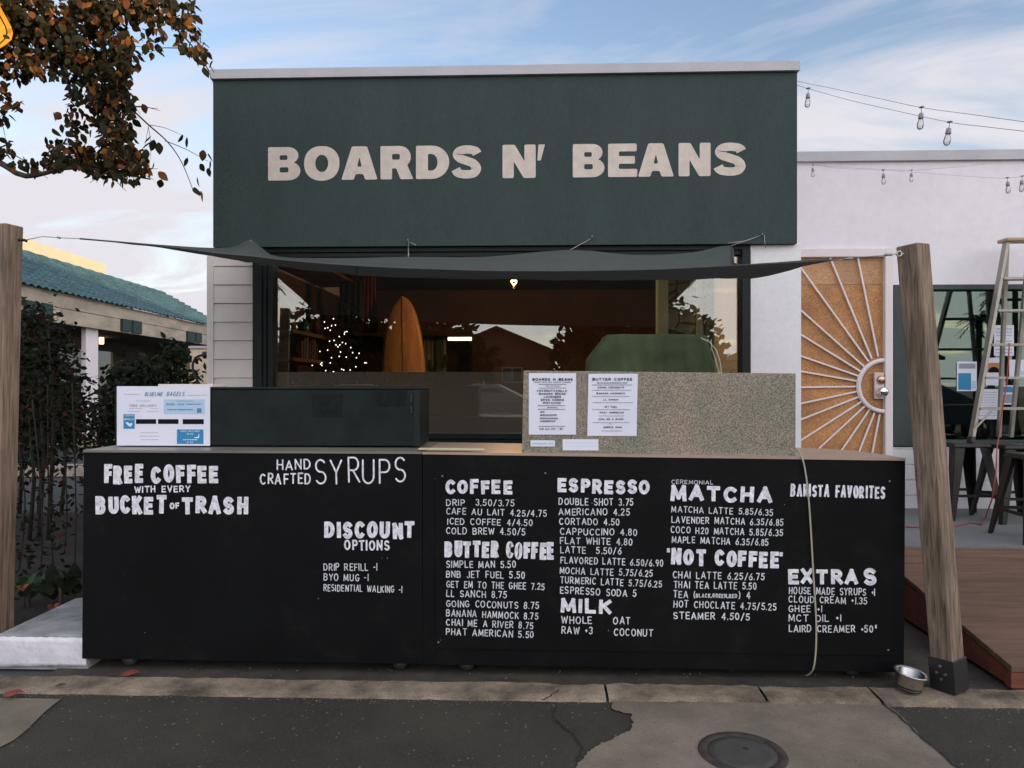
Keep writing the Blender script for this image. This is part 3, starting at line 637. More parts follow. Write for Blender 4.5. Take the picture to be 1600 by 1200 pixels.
# window frame and panes
ztop = 2.47
wf = build('window_frame', MB().box(wl0, WY - .035, zsill, wl0 + .075, WY + .11, ztop).box(wl0 + .075, WY - .02, zsill, wl0 + .105, WY + .11, ztop).box(wl0 + .105, WY - .005, zsill, wl1, WY + .11, ztop)
      .box(wr0, WY - .03, zsill, wr1, WY + .11, ztop).box(wl0, WY - .02, ztop, wr1, WY + .11, ZF0 - .002).box(wl1, WY + .0, ztop - .035, wr0, WY + .11, ztop).box(wl1, WY - .02, zsill - .001, wr0, WY + .11, zsill + .04), M['frame'], shop, bevel=.003)
ymid = at(620, 580, WY).z
xs = at(819, 600, WY).x
build('upper_pane', MB().box(wl1, WY + .05, ymid, wr0, WY + .056, ztop - .035), M['glassmain'], shop)
build('lower_pane', MB().box(wl1, WY + .05, zsill + .04, wr0, WY + .056, ymid - .004), M['glasslow'], shop)

# ------------------------------------------------------------------ inside the shop
def IN(px, py, Y): return at(px, py, Y)
# wooden wall shelf with jars and books on the left
Ya, Yb = 6.15, 7.5
sh = thing('wall_shelf', 'brown two board shelf on the left wall inside the shop window', 'shelf', (-2.3, 6.8, 0))
xa = sl + .145
zs1 = at(470, 522, 6.8).z; zs2 = at(480, 562, 6.8).z
shelfm = pm('shelf_wood', (.13, .07, .04), .7, var=.3, vs=6)
build('shelf_board', MB().box(xa, Ya, zs1 - .03, xa + .42, Yb, zs1), shelfm, sh)
build('shelf_board', MB().box(xa, Ya, zs2 - .03, xa + .42, Yb, zs2), shelfm, sh)
zs3 = at(540, 455, 7.6).z
build('shelf_board', MB().box(xa, 6.5, zs3 + .12, xa + .5, 8.2, zs3 + .15), shelfm, sh)
jarm = [pm('jar_teal_glass', (.03, .09, .08), .2), pm('jar_dark_glass', (.05, .05, .03), .2), pm('jar_amber_glass', (.16, .07, .02), .2)]
names = ['teal', 'dark', 'amber']; places = ['nearest the window frame', 'second along the shelf', 'third along the shelf', 'fourth along the shelf', 'fifth along the shelf', 'at the far end of the shelf']
for k in range(6):
    x = xa + .2 + .09 * (k % 2); y = Ya + .12 + k * .2; h = .14 + .05 * ((k * 7) % 3)
    o = build('jar', MB().lathe([(.04, 0), (.05, .01), (.05, h * .7), (.03, h * .85), (.03, h)], (x, y, zs1), 12), jarm[k % 3])
    tag(o, names[k % 3] + ' glass jar ' + places[k] + ' in the shop window', 'jar', 'jars on the window shelf')
bcols = [(.12, .05, .03), (.06, .07, .06), (.14, .12, .09), (.03, .035, .05), (.1, .03, .03), (.09, .08, .05), (.05, .03, .03)]
bnames = ['brown', 'grey', 'cream', 'navy', 'red', 'olive', 'maroon']
for k in range(7):
    y = 6.55 + k * .075; h = .16 + .03 * (k % 3)
    tb = thing('book', bnames[k] + ' book standing on the lower shelf inside the shop', 'book', (xa + .3, y, zs2), 'books on the lower shelf')
    mc = pm('book_cover_' + bnames[k], bcols[k], .6)
    build('cover', MB().box(xa + .16, y, zs2, xa + .164, y + .05, zs2 + h).box(xa + .16, y, zs2, xa + .36, y + .006, zs2 + h).box(xa + .16, y + .044, zs2, xa + .36, y + .05, zs2 + h).box(xa + .36, y, zs2, xa + .366, y + .05, zs2 + h), mc, tb)
    build('pages', MB().box(xa + .166, y + .006, zs2 + .005, xa + .358, y + .044, zs2 + h - .005), M['paper'], tb)
# christmas tree with fairy lights
TY = 7.2; tcx = at(545, 540, TY).x
ct = thing('christmas_tree', 'dark fir christmas tree standing behind the shop window', 'christmas tree', (tcx, TY, .08))
mb = MB(); tops = at(0, 470, TY).z; rnd = random.Random(3)
for k in range(3200):
    f = rnd.random() ** .6; zz = tops - f * 1.5; r = .03 + .36 * f; a = rnd.uniform(0, 2 * pi); rr = r * rnd.uniform(.35, 1)
    p = V((tcx + rr * cos(a), TY + rr * sin(a), zz - .15 * rr)); d = V((cos(a), sin(a), rnd.uniform(-.5, .4))).normalized() * .075; n = V((-sin(a), cos(a), 0)) * .011
    mb.quad(p - n * .3, p + d * .5 - n, p + d, p + d * .5 + n)
build('foliage', mb, M['hedge'], ct, fix=False)
build('trunk', MB().tube([(tcx, TY, .08), (tcx, TY, tops - .1)], [.03, .008]), M['bark'], ct)
fl_ = thing('fairy_lights', 'string of tiny white fairy lights wound round the christmas tree', 'fairy lights', (tcx, TY, 1.3))
warm = pm('fairy_bulb', (.9, .85, .75), .5, emit=(1, .9, .75), es=2.6)
pxs = [(521, 498), (507, 503), (518, 509), (524, 508), (508, 513), (512, 512), (516, 516), (539, 519), (542, 518), (538, 522), (530, 526), (515, 533), (522, 532), (535, 535), (540, 537), (525, 539), (531, 539), (528, 542), (548, 543), (512, 547), (500, 549), (532, 550), (551, 551), (561, 552), (518, 559), (530, 557), (541, 558), (557, 559), (516, 567), (503, 567), (501, 569), (503, 571), (488, 571), (570, 567), (572, 567), (556, 573), (534, 577), (537, 578), (547, 578), (509, 579), (521, 581), (448, 532), (452, 534)]
b0 = None; wire = []
for px, py in pxs:
    yy = TY - .33 + .12 * abs(px - 530) / 40; p = at(px, py, yy); wire.append(p)
    if b0 is None:
        bme = MB().lathe([(0, -.006), (.0048, -.002), (.0048, .002), (0, .006)], (0, 0, 0), 6)
        b0 = build('bulb', bme, warm, fl_); b0.location = p; 
    else:
        c = b0.copy(); COL.objects.link(c); c.location = p
build('wire', MB().tube(sorted(wire, key=lambda q: -q.z), .0015, 4), M['hedge'], fl_)
# surfboard
SY = 7.6
def outline(pts): return pts
sb = thing('surfboard', 'orange wooden surfboard standing upright inside the shop', 'surfboard', (at(627, 583, SY).x, SY, .08))
cxp = at(630, 583, SY); topz = at(0, 464, SY).z; rows = []
for k in range(25):
    f = 1 - (1 - k / 24) ** 1.8; z = .1 + (topz - .1) * f; d_ = min(1, (topz - z) / 1.0); hw = max(.012, .235 * (1 - (1 - d_) ** 2.2) ** .48) * (1 if f > .45 else .55 + f)
    off = -.05 * (f - .45)
    rows.append([(cxp.x + off + hw * (i / 6 - 1), SY + .1 * f - .035 * (1 - ((i - 6) / 6) ** 2), z) for i in range(13)])
boardm = pm('varnished_orange_board', (.50, .24, .085), .4, var=.25, vs=2, stretch=(6, 6, 1))
build('deck', MB().grid(rows), boardm, sb, solid=.05)
build('stringer', MB().tube([(r_[6][0], r_[6][1] - .004, r_[6][2]) for r_ in rows[1:-1]], .0035, 6), pm('dark_stringer', (.06, .02, .01), .5), sb)
# clothes: dark red cloth, black garment
for px0, px1, py0, py1, yy, mm, lab in ((566, 588, 425, 520, 7.9, pm('crimson_cloth', (.13, .015, .02), .9), 'dark red garment hanging behind the christmas tree'), (530, 566, 440, 505, 7.7, pm('black_cloth', (.012, .011, .013), .9), 'black garment hanging above the christmas tree')):
    a = at(px0, py1, yy); b = at(px1, py0, yy); rows = []
    for j in range(9):
        rows.append([(a.x + (b.x - a.x) * i / 14, yy + .03 * sin(i * 1.7 + j * .2), b.z + (a.z - b.z) * j / 8) for i in range(15)])
    g = thing('garment', lab, 'garment', ((a.x + b.x) / 2, yy, b.z)); build('cloth', MB().grid(rows), mm, g, solid=.02)
    build('hanger', MB().tube([((a.x + b.x) / 2, yy, b.z - .02), ((a.x + b.x) / 2, yy, b.z + .06), ((a.x + b.x) / 2 + .03, yy, b.z + .09), ((a.x + b.x) / 2 + .03, yy, 2.63)], .004, 6), M['blackm'], g)
# heart shaped lamp hanging from the ceiling
HY = 6.9; hp = at(803, 441, HY)
hl = thing('pendant_lamp', 'small glowing heart shaped filament lamp hanging inside the shop', 'lamp', hp)
hm = pm('warm_filament', (1, .6, .3), .4, emit=(1, .55, .25), es=7)
build('filament', MB().tube([hp + V((.026 * sin(a) ** 3, 0, .021 * (cos(a) - .4 * cos(2 * a) - .15 * cos(3 * a)))) for a in [2 * pi * k / 28 for k in range(28)]], .005, 6, closed=True), hm, hl)
build('wire', MB().tube([hp + V((0, 0, .02)), (hp.x, hp.y, 2.62)], .003, 5), M['blackm'], hl)
pl = bpy.data.lights.new('filament_light', 'POINT'); pl.energy = 24; pl.color = (1, .50, .20); pl.shadow_soft_size = .012
plo = bpy.data.objects.new('filament_light', pl); COL.objects.link(plo); plo.location = hp + V((0, .0, -.045)); plo.parent = hl; plo.matrix_parent_inverse = Matrix.Translation(-V(hl.location))
# lit back room seen through an opening: curtain, cactus, striplight
ry = 9.2; a = at(648, 600, ry); b = at(737, 527, ry)
br = thing('partition_wall', 'brown inner partition wall beside the lit back room opening', 'partition', (a.x, ry, .08))
build('panel', MB().box(b.x, ry, .08, sr - .18, ry + .08, 2.6), lining, br)
build('header', MB().box(sl + .15, ry, b.z + .02, b.x, ry + .08, 2.6), lining, br)
lamp = thing('strip_light', 'bright white strip light in the back room of the shop', 'light', at(718, 529, ry + .6))
p0 = at(700, 529.5, ry + .5); p1 = at(742, 529.5, ry + .5)
build('tube', MB().tube([p0, p1], .022, 8), pm('striplight_tube', (1, 1, 1), .5, emit=(1, .82, .62), es=2.2), lamp)
build('fitting', MB().box(p0.x, p0.y - .04, p0.z + .02, p1.x, p0.y + .04, p0.z + .06), M['whitetrim'], lamp)
cu = at(652, 600, ry + .3); cu1 = at(697, 528, ry + .3); rows = []
for j in range(4): rows.append([(cu.x + (cu1.x - cu.x) * i / 40, ry + .3 + .025 * sin(i * 1.15), cu1.z + .02 + (.3 - cu1.z) * j / 3) for i in range(41)])
tag(build('curtain', MB().grid(rows), pm('grey_curtain', (.30, .29, .26), .9, var=.2, vs=8, stretch=(6, 6, 1)), solid=.006), 'pale grey striped curtain hanging in the back room', 'curtain')
cc = at(684, 580, ry - .35); cz0 = cc.z - .5
ca = thing('cactus', 'green column cactus in a pot beside the surfboard', 'cactus', (cc.x, cc.y, .08))
cg = pm('cactus_green', (.03, .065, .03), .7, var=.2, vs=9)
build('stem', MB().tube([(cc.x, cc.y, .3), (cc.x, cc.y, at(0, 532, cc.y).z - .03), (cc.x, cc.y, at(0, 532, cc.y).z)], [.055, .05, .02], 10), cg, ca)
build('arm', MB().tube([(cc.x, cc.y, cc.z + .05), (cc.x + .09, cc.y, cc.z + .08), (cc.x + .1, cc.y, cc.z + .2)], [.03, .035, .022], 8), cg, ca)
build('arm', MB().tube([(cc.x, cc.y, cc.z + .0), (cc.x - .09, cc.y, cc.z + .04), (cc.x - .1, cc.y, cc.z + .14)], [.03, .035, .022], 8), cg, ca)
build('pot', MB().lathe([(.11, 0), (.14, .22), (.15, .26), (.13, .26), (.12, .22)], (cc.x, cc.y, .08), 16), M['housebrown'], ca)
# right hand inner screen: white post and a wall of pale round tiles
py_ = 7.4; q0 = at(1026, 600, py_); q1 = at(1042, 400, py_)
sc_ = thing('tiled_screen', 'inner wall of pale rounded tiles beside a white post, right part of the shop window', 'wall', (q1.x, py_, .08))
scm = pm('pale_grey_screen_post', (.36, .50, .52), .6)
build('post', MB().box(q0.x, py_ - .08, .08, q1.x, py_ + .06, 2.6), scm, sc_)
q2 = at(1160, 520, py_)
def tiles():
    m = pm('pale_rounded_tiles', (.4, .42, .36), .5); t = m.node_tree; p = t.nodes['Principled BSDF']; tcn = t.nodes.new('ShaderNodeTexCoord')
    v = t.nodes.new('ShaderNodeTexVoronoi'); v.feature = 'DISTANCE_TO_EDGE'; v.inputs['Scale'].default_value = 6.5; v.inputs['Randomness'].default_value = .7; t.links.new(tcn.outputs['Object'], v.inputs['Vector'])
    r = t.nodes.new('ShaderNodeValToRGB'); t.links.new(v.outputs['Distance'], r.inputs[0]); r.color_ramp.elements[0].position = .03; r.color_ramp.elements[0].color = (.12, .09, .06, 1); r.color_ramp.elements[1].position = .07; r.color_ramp.elements[1].color = (.34, .42, .42, 1)
    t.links.new(r.outputs[0], p.inputs['Base Color']); return m
build('tile_panel', MB().box(q1.x, py_ - .02, .08, q2.x, py_ + .05, 2.6), tiles(), sc_)
build('post', MB().box(at(1090, 0, py_ - .1).x, py_ - .1, .08, at(1097, 0, py_ - .1).x, py_ - .03, 2.6), scm, sc_)

# ================================================================== NEIGHBOUR BUILDING (white, right)
NY = 6.5; FLZ = .36
nx0 = sr; nx1 = 13.5
nb = thing('white_building', 'long low white stucco building with a sunburst door, right of the coffee shop', 'building', (6, NY, 0))
ztopn = at(1420, 237, NY).z; zc = at(1420, 252, NY).z
dx0 = at(1225, 500, NY).x; dx1 = at(1381, 600, NY).x; dfx = at(1393, 600, NY).x; dzt = at(1310, 402, NY).z; dft = at(1310, 389, NY).z
gx0 = at(1394, 570, NY).x; gzt = at(1500, 445, NY).z; gzb = at(1500, 697, NY).z; gx1 = at(2250, 570, NY).x
build('wall', MB().box(nx0 - .3, NY, FLZ, dx0 - .1, NY + .2, zc).box(dx0 - .1, NY, dft, dfx, NY + .2, zc).box(dfx, NY, gzt, nx1, NY + .2, zc).box(gx1, NY, FLZ, nx1, NY + .2, gzt), M['stucco2'], nb)
build('coping', MB().box(nx0 - .4, NY - .035, zc, nx1, NY + .3, ztopn), M['coping'], nb)
bw = MB(); zz = 0; 
hh = (gzb - .02) / 7
hh = .132
z = FLZ - .02
while z < gzb - .01:
    z1 = min(z + hh, gzb - .005); bw.box(dfx, NY - .015, z + .004, nx1, NY + .18, z1 - .004); bw.box(dfx, NY - .006, z - .004, nx1, NY + .17, z + .004); z = z1
build('block_base', bw, M['cmu'], nb)
build('side_wall', MB().box(nx0 - .3, NY + .2, 0, nx0 - .1, 16, 3.3), M['stucco'], nb)
build('end_wall', MB().box(nx1 - .2, NY + .2, 0, nx1, 16, 3.3), M['stucco'], nb)
build('roof', MB().box(nx0 - .1, NY + .2, 3.15, nx1 - .2, 16, 3.25), M['coping'], nb)
# door
dr = build('door', MB().box(dx0, NY + .02, FLZ, dx1, NY + .05, at(1310, 444.5, NY).z), M['doorwood'], nb)
build('upper_panel', MB().box(dx0, NY + .02, at(1310, 444, NY).z, dx1, NY + .05, dzt), M['doortop'], dr)
build('door_frame', MB().box(dx1, NY - .03, FLZ, dfx, NY + .05, dft).box(dx0 - .1, NY - .03, dzt, dx1, NY + .05, dft).box(dx0 - .1, NY - .03, FLZ, dx0, NY + .05, dzt), M['doorwhite'], nb, bevel=.003)
DY = NY - .0
mb = MB()
RZ = [((1251, 418), (1357, 565)), ((1296.7, 402), (1361.7, 560)), ((1340, 402), (1371.7, 557)), ((1251, 484.5), (1350, 572.7)), ((1251, 522.5), (1344, 580)), ((1251, 556), (1340.7, 587.3)), ((1251, 580), (1338.7, 595.3)),
      ((1251, 605), (1338, 604)), ((1251, 630.5), (1338.7, 611.7)), ((1251, 655.5), (1341.3, 620)), ((1251, 688), (1346, 627.3)), ((1279, 701), (1350.7, 634.7)), ((1311, 709), (1358.3, 640)), ((1338, 716), (1366, 645)), ((1361, 716), (1374.3, 647.3))]
for (x0, y0), (x1, y1) in RZ:
    a, b = at(x0, y0, DY), at(x1, y1, DY); d = (a - b).normalized(); e = b + d * ((a - b).length * (1.6 if y0 > 700 else 1.0))
    if y0 < 680 and x0 < 1260: e = b + d * ((b.x - dx0) / max(.05, -d.x))
    if e.z < FLZ + .1: e = b + d * ((b.z - FLZ - .1) / -d.z)
    mb.bar(b, e, .0135, .014, up=(0, 1, 0))
build('sunburst_ray', mb, M['doorwhite'], dr)
c0 = at(1381.5, 603, DY); rr = .24
build('half_ring', MB().grid([[c0 + V((r_ * cos(a), yy, r_ * sin(a))) for a in [R(90 + 180 * k / 32) for k in range(33)]] for r_, yy in ((rr - .038, 0), (rr - .034, -.02), (rr - .004, -.02), (rr, 0))]), M['doorwhite'], dr)
pa, pb = at(1365, 623, DY), at(1380, 582, DY)
build('lock_plate', MB().box(pa.x, DY - .02, pa.z, pb.x, DY + .005, pb.z), M['plate'], dr, bevel=.003)
for nm, (px, py), rr_ in (('deadbolt', (1376.5, 593.5), .036), ('knob', (1376.5, 612), .042)):
    p = at(px, py, DY - .02); mx = Matrix.Rotation(R(90), 3, 'X')
    build(nm, MB().lathe([(rr_ * .8, 0), (rr_ * .85, .008), (rr_ * .5, .012), (rr_ * .45, .03), (rr_, .04), (rr_, .055), (rr_ * .7, .068), (0, .072)] if nm == 'knob' else [(rr_, 0), (rr_, .012), (rr_ * .75, .02), (rr_ * .3, .022), (0, .022)], p, 20, M=mx), M['chrome'] if nm == 'knob' else pm('brass_bolt', (.5, .33, .24), .25, 1), dr)
# window
build('window_frame', MB().box(gx0, NY - .03, gzb, gx0 + .17, NY + .12, gzt).box(gx0 + .17, NY - .03, gzt - .045, gx1, NY + .12, gzt).box(gx0 + .17, NY - .03, gzb, gx1, NY + .12, gzb + .05).box(gx1 - .08, NY - .03, gzb + .05, gx1, NY + .12, gzt - .045).box(at(1900, 0, NY).x, NY - .02, gzb + .05, at(1912, 0, NY).x, NY + .1, gzt - .045), M['gframe'], nb, bevel=.004)
build('window_pane', MB().box(gx0 + .17, NY + .04, gzb + .05, gx1 - .08, NY + .046, gzt - .045), M['glassn'], nb)
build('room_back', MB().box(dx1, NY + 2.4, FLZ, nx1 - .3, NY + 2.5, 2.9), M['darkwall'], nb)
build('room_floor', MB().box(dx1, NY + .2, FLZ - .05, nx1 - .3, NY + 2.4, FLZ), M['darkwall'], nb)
ws = thing('window_ledge', 'brown wooden ledge behind the white building window, with papers above it', 'ledge', (4, NY + .3, 1.4))
z0 = at(1500, 608, NY + .3).z; z1 = at(1500, 593, NY + .3).z
build('board', MB().box(gx0 + .18, NY + .2, z0, gx1 - .1, NY + .5, z1), pm('ledge_wood', (.17, .08, .045), .6, var=.2, vs=5, stretch=(1, 8, 8)), ws)
build('bracket', MB().box(gx0 + .6, NY + .22, z0 - .25, gx0 + .64, NY + .48, z0).box(gx0 + 2.2, NY + .22, z0 - .25, gx0 + 2.24, NY + .48, z0), M['blackm'], ws)
PY = NY + .036
def poster(label, x0, y0, x1, y1, inks, cat='poster', name='window_poster'):
    a, b = at(x0, y1, PY), at(x1, y0, PY); t = thing(name, label, cat, ((a.x + b.x) / 2, PY, a.z), 'papers stuck in the white building window')
    build('sheet', MB().box(a.x, PY - .002, a.z, b.x, PY, b.z), M['paper'], t)
    for nm, m, fn in inks:
        q = MB(); fn(q); build(nm, q, m, t)
poster('white poster with a teal picture stuck low in the window beside the wooden post', 1495, 565, 1526, 611, [('picture', M['blue'], lambda q: rect(q, 1497, 583, 1517, 609, PY, .003)), ('photo', M['grey_ink'], lambda q: rect(q, 1498, 568, 1524, 576, PY, .003)), ('print', M['lblue'], lambda q: rect(q, 1518, 595, 1525, 607, PY, .003))])
poster('white notice with grey lines of print behind the ladder rails', 1553, 508, 1584, 556, [('print', M['grey_ink'], lambda q: [squiggle(q, 1556, 1581, y, PY, 1.3, .003) for y in (514, 519, 524, 533, 540, 546, 551)])])
poster('orange and white notice with an arch picture behind the ladder step', 1540, 559, 1569, 602, [('picture', pm('orange_print', (.5, .22, .08), .7), lambda q: rect(q, 1541, 567, 1568, 582, PY, .003)), ('arch', M['ink'], lambda q: q.quad(*[at(1553 + 9 * cos(R(a)), 582 - 9 * sin(R(a)), PY - .004) for a in range(0, 181, 15)]))])
poster('small white card with a red spot beside the red cord', 1577, 562, 1603, 590, [('spot', M['redcord'], lambda q: rect(q, 1590, 570, 1594, 574, PY, .003)), ('print', M['lblue'], lambda q: rect(q, 1594, 580, 1600, 586, PY, .003))])
poster('white sheet of dense fine print under the ladder step', 1525, 608, 1562, 655, [('print', M['grey_ink'], lambda q: [squiggle(q, 1529, 1558, y, PY, .8, .003) for y in range(613, 652, 4)])])
poster('teal and white card hanging below the ledge behind the red cord', 1562, 602, 1583, 632, [('picture', M['blue'], lambda q: rect(q, 1563, 604, 1582, 613, PY, .003)), ('photo', M['grey_ink'], lambda q: rect(q, 1564, 616, 1581, 630, PY, .003))])

# porch slab and ramp deck
rx0 = 2.19
struct('porch_slab', MB().box(rx0 - .15, 4.96, 0, 13.5, NY - .016, FLZ), M['slab'])
dk = thing('ramp_deck', 'low brown board ramp deck with red stained edge at the right', 'deck', (4.5, 4.2, 0))
RY0, RY1, RZ0, RZ1 = 3.50, 4.955, .125, .355
mb = MB(); nbd = 11
for i in range(nbd):
    a, b = RY0 + (RY1 - RY0) * i / nbd, RY0 + (RY1 - RY0) * (i + 1) / nbd - .006
    za, zb = RZ0 + (RZ1 - RZ0) * (a - RY0) / (RY1 - RY0), RZ0 + (RZ1 - RZ0) * (b - RY0) / (RY1 - RY0)
    mb.hexa([(rx0, a, za - .03), (9, a, za - .03), (9, b, zb - .03), (rx0, b, zb - .03), (rx0, a, za), (9, a, za), (9, b, zb), (rx0, b, zb)])
build('boards', mb, M['deck'], dk, bevel=.003)
build('front_edge', MB().box(rx0 + .002, RY0 + .004, .02, 9, RY0 + .05, RZ0 - .032), M['deckred'], dk)
build('side_edge', MB().hexa([(rx0 + .003, RY0 + .05, .03), (rx0 + .05, RY0 + .05, .03), (rx0 + .05, RY1, .03), (rx0 + .003, RY1, .03), (rx0 + .003, RY0 + .05, RZ0 - .028), (rx0 + .05, RY0 + .05, RZ0 - .028), (rx0 + .05, RY1, RZ1 - .035), (rx0 + .003, RY1, RZ1 - .035)]), M['deckred'], dk)

# ------------------------------------------------------------------ bar stools
def make_stool(c, h, label):
    x, y, z = c; t = thing('bar_stool', label, 'stool', c, 'black metal stools on the porch'); hw = .155; fb = .21
    build('seat', MB().hexa([(x - hw, y - hw, z + h - .035), (x + hw, y - hw, z + h - .035), (x + hw, y + hw, z + h - .035), (x - hw, y + hw, z + h - .035)] + [(x - hw * .93, y - hw * .93, z + h), (x + hw * .93, y - hw * .93, z + h), (x + hw * .93, y + hw * .93, z + h), (x - hw * .93, y + hw * .93, z + h)]), M['stool'], t, bevel=.012)
    for sx_, sy_ in ((-1, -1), (1, -1), (1, 1), (-1, 1)):
        a = V((x + sx_ * hw * .86, y + sy_ * hw * .86, z + h - .036)); b = V((x + sx_ * fb, y + sy_ * fb, z)); mb = MB()
        for q, w0, w1 in ((V((-sx_, 0, 0)), .075, .034), (V((0, -sy_, 0)), .075, .034)):
            o_ = V((0, 0, 0)); th = V((0, sy_ * .006, 0)) if q.x else V((sx_ * .006, 0, 0))
            mb.hexa([b, b + q * w1, b + q * w1 + th, b + th, a, a + q * w0, a + q * w0 + th, a + th])
        build('leg', mb, M['stool'], t)
    mb = MB(); f = .32; k = fb + (hw * .86 - fb) * f
    for (a, b) in (((-1, -1), (1, -1)), ((1, -1), (1, 1)), ((1, 1), (-1, 1)), ((-1, 1), (-1, -1))):
        mb.bar((x + a[0] * k, y + a[1] * k, z + h * f), (x + b[0] * k, y + b[1] * k, z + h * f), .008, .022)
    build('foot_rail', mb, M['stool'], t)
    return t
SH = .60
p = at(1504, 700, 6.10); make_stool((p.x, 6.10, FLZ), SH, 'black metal stool nearest the wooden post, standing against the white block wall')
p = at(1578, 690, 5.95); make_stool((p.x + .02, 5.95, FLZ), SH, 'black metal stool behind the front stool, close to the white wall')
p = at(1622, 700, 5.22); make_stool((p.x, 5.22, FLZ), SH - .01, 'black metal stool nearest the deck edge at the right border')
p = at(1700, 690, 6.10); make_stool((p.x, 6.10, FLZ), SH, 'black metal stool under the right foot of the ladder, at the far right')
# ------------------------------------------------------------------ step ladder standing on the stools
LY = 6.08
t = thing('step_ladder', 'aluminium step ladder with orange cap, standing on the stools', 'ladder', (at(1600, 683, LY).x, LY, FLZ + SH))
lx = at(1517, 690, LY).x; tx = at(1587, 378, LY).x; tz = at(1587, 374, LY).z; bz = FLZ + SH
ctr = at(1612, 500, LY).x
for s_ in (1, -1):
    mir = (lambda x: x if s_ == 1 else 2 * ctr - x)
    o = build('rail', MB().bar((mir(lx), LY, bz), (mir(tx), LY + .12, tz), .026, .06, up=(0, 1, 0)), M['alu'], t, bevel=.003)
    build('foot', MB().bar((mir(lx) - .002, LY - .001, bz + .0005), (mir(lx) + s_ * .006, LY + .004, bz + .045), .031, .066, up=(0, 1, 0)), M['rubber'], o)
    build('rear_rail', MB().bar((mir(at(1602, 0, LY).x), LY + .34, bz + .02), (mir(at(1594, 0, LY).x), LY + .17, tz - .02), .026, .03, up=(0, 1, 0)), M['alu'], t)
build('cap', MB().box(tx - .03, LY + .06, tz, 2 * ctr - tx + .03, LY + .2, tz + .03), M['ladcap'], t, bevel=.01)
for py, dp in ((432, .05), (483, .07), (537, .07), (589, .09), (637, .07)):
    f = (683 - py) / (683 - 376); x = lx + (tx - lx) * f; z = at(1540, py, LY).z; y = LY + .12 * f
    build('step', MB().box(x + .012, y - .04, z - .016, 2 * ctr - x - .012, y + .045, z + .003), M['alu'], t)
for s_ in (1, -1):
    mir = (lambda x: x if s_ == 1 else 2 * ctr - x)
    a = at(1516, 672, LY); b = at(1546, 642, LY); build('brace', MB().bar((mir(a.x), LY - .04, a.z), (mir(b.x), LY - .03, b.z), .016, .004, up=(0, 1, 0)), M['alu'], t)
# red cord over the ladder
pts = [at(1577, 536, LY - .08), at(1576, 560, LY - .1), at(1573, 600, LY - .1), at(1566, 640, LY - .1), at(1561, 680, LY - .1), at(1558, 698, 5.5), at(1556, 740, 5.35), at(1550, 780, 5.3), atz(1540, 808, FLZ + .006), atz(1533, 820, FLZ + .006), atz(1515, 817, FLZ + .006), atz(1490, 823, FLZ + .006), atz(1440, 824, FLZ + .006), atz(1415, 823, FLZ + .006)]
tag(build('extension_cord', MB().tube(pts, .005, 6), M['redcord']), 'red extension cord hanging from the ladder and trailing over the porch', 'cord')

# ================================================================== CARTS
CY = 3.6
def caster(par, x, y):
    c = build('caster', MB().box(x - .03, y - .005, .082, x + .03, y + .06, .088).box(x - .022, y + .045, .03, x + .022, y + .05, .083), M['screw'], par)
    mx = Matrix.Rotation(R(90), 3, 'X')
    wh = build('wheel', MB().lathe([(.008, -.014), (.035, -.014), (.039, -.009), (.039, .009), (.035, .014), (.008, .014)], (x, y + .025, .0385 + .012), 24, M=mx), M['rubber'], c)
    build('hub', MB().lathe([(.0, .018), (.012, .017), (.017, .0145), (.02, .0142)], (x, y + .025, .0385 + .012), 20, M=mx, cap=False).lathe([(.0, .018), (.012, .017), (.017, .0145), (.02, .0142)], (x, y + .025, .0385 + .012), 20, M=Matrix.Rotation(R(-90), 3, 'X'), cap=False), M['chrome'], wh)
def cart(name, label, TL, TR, BL, BR, depth, topmat, rightround=False):
    tl, tr, bl, br = at(*TL, CY), at(*TR, CY), at(*BL, CY), at(*BR, CY)
    t = thing(name, label, 'cart', ((tl.x + tr.x) / 2, CY, .012))
    zt0, zt1 = tl.z, tr.z
    pts = [(tl.x - .001, CY - .004, zt0 - .0115), (tr.x + .001, CY - .004, zt1 - .0115)]
    if rightround:
        cxr = tr.x - .40; pts += [(tr.x + .001, CY + .06, zt1 - .0115)]
        for k in range(0, 11):
            a = R(90 * k / 10); pts.append((cxr + .40 * cos(a), CY + .06 + (depth - .06) * sin(a), zt1 - .0115))
        pts.append((tl.x - .001, CY + depth, zt0 - .0115))
    else: pts += [(tr.x + .001, CY + depth, zt1 - .0115), (tl.x - .001, CY + depth, zt0 - .0115)]
    build('counter_top', MB().prism(pts, (0, 0, .0115)), topmat, t)
    mb = MB(); m_ = len(pts); lo = []; hi = []
    for x, y, z in pts:
        f = (x - tl.x) / (tr.x - tl.x); x = min(max(x, tl.x), tr.x); y = max(y, CY) if y < CY + depth - .002 else y - .002
        hi.append((x, y, zt0 + (zt1 - zt0) * f - .012)); lo.append((bl.x + (br.x - bl.x) * f if y <= CY + .001 else x, y, bl.z + (br.z - bl.z) * f))
    mb.v = [V(p) for p in lo + hi]; mb.f = [tuple(range(m_))[::-1], tuple(range(m_, 2 * m_))] + [(i, (i + 1) % m_, m_ + (i + 1) % m_, m_ + i) for i in range(m_)]
    build('body', mb, M['cart'], t)
    for x in (bl.x + .21, br.x - (.12 if not rightround else .22)): 
        for y in (CY + .035, CY + depth - .12): caster(t, x, y)
    return t
lc = cart('menu_cart', 'left black serving cart lettered with free coffee for a bucket of trash', (131, 703), (659.3, 705.5), (128.5, 1029), (660, 1037.5), .60, M['carttop'])
rc = cart('menu_cart', 'right black serving cart with the full coffee and espresso price menu', (660.6, 706), (1414.5, 716), (661, 1038), (1412, 1050.5), .60, M['ctop2'], True)
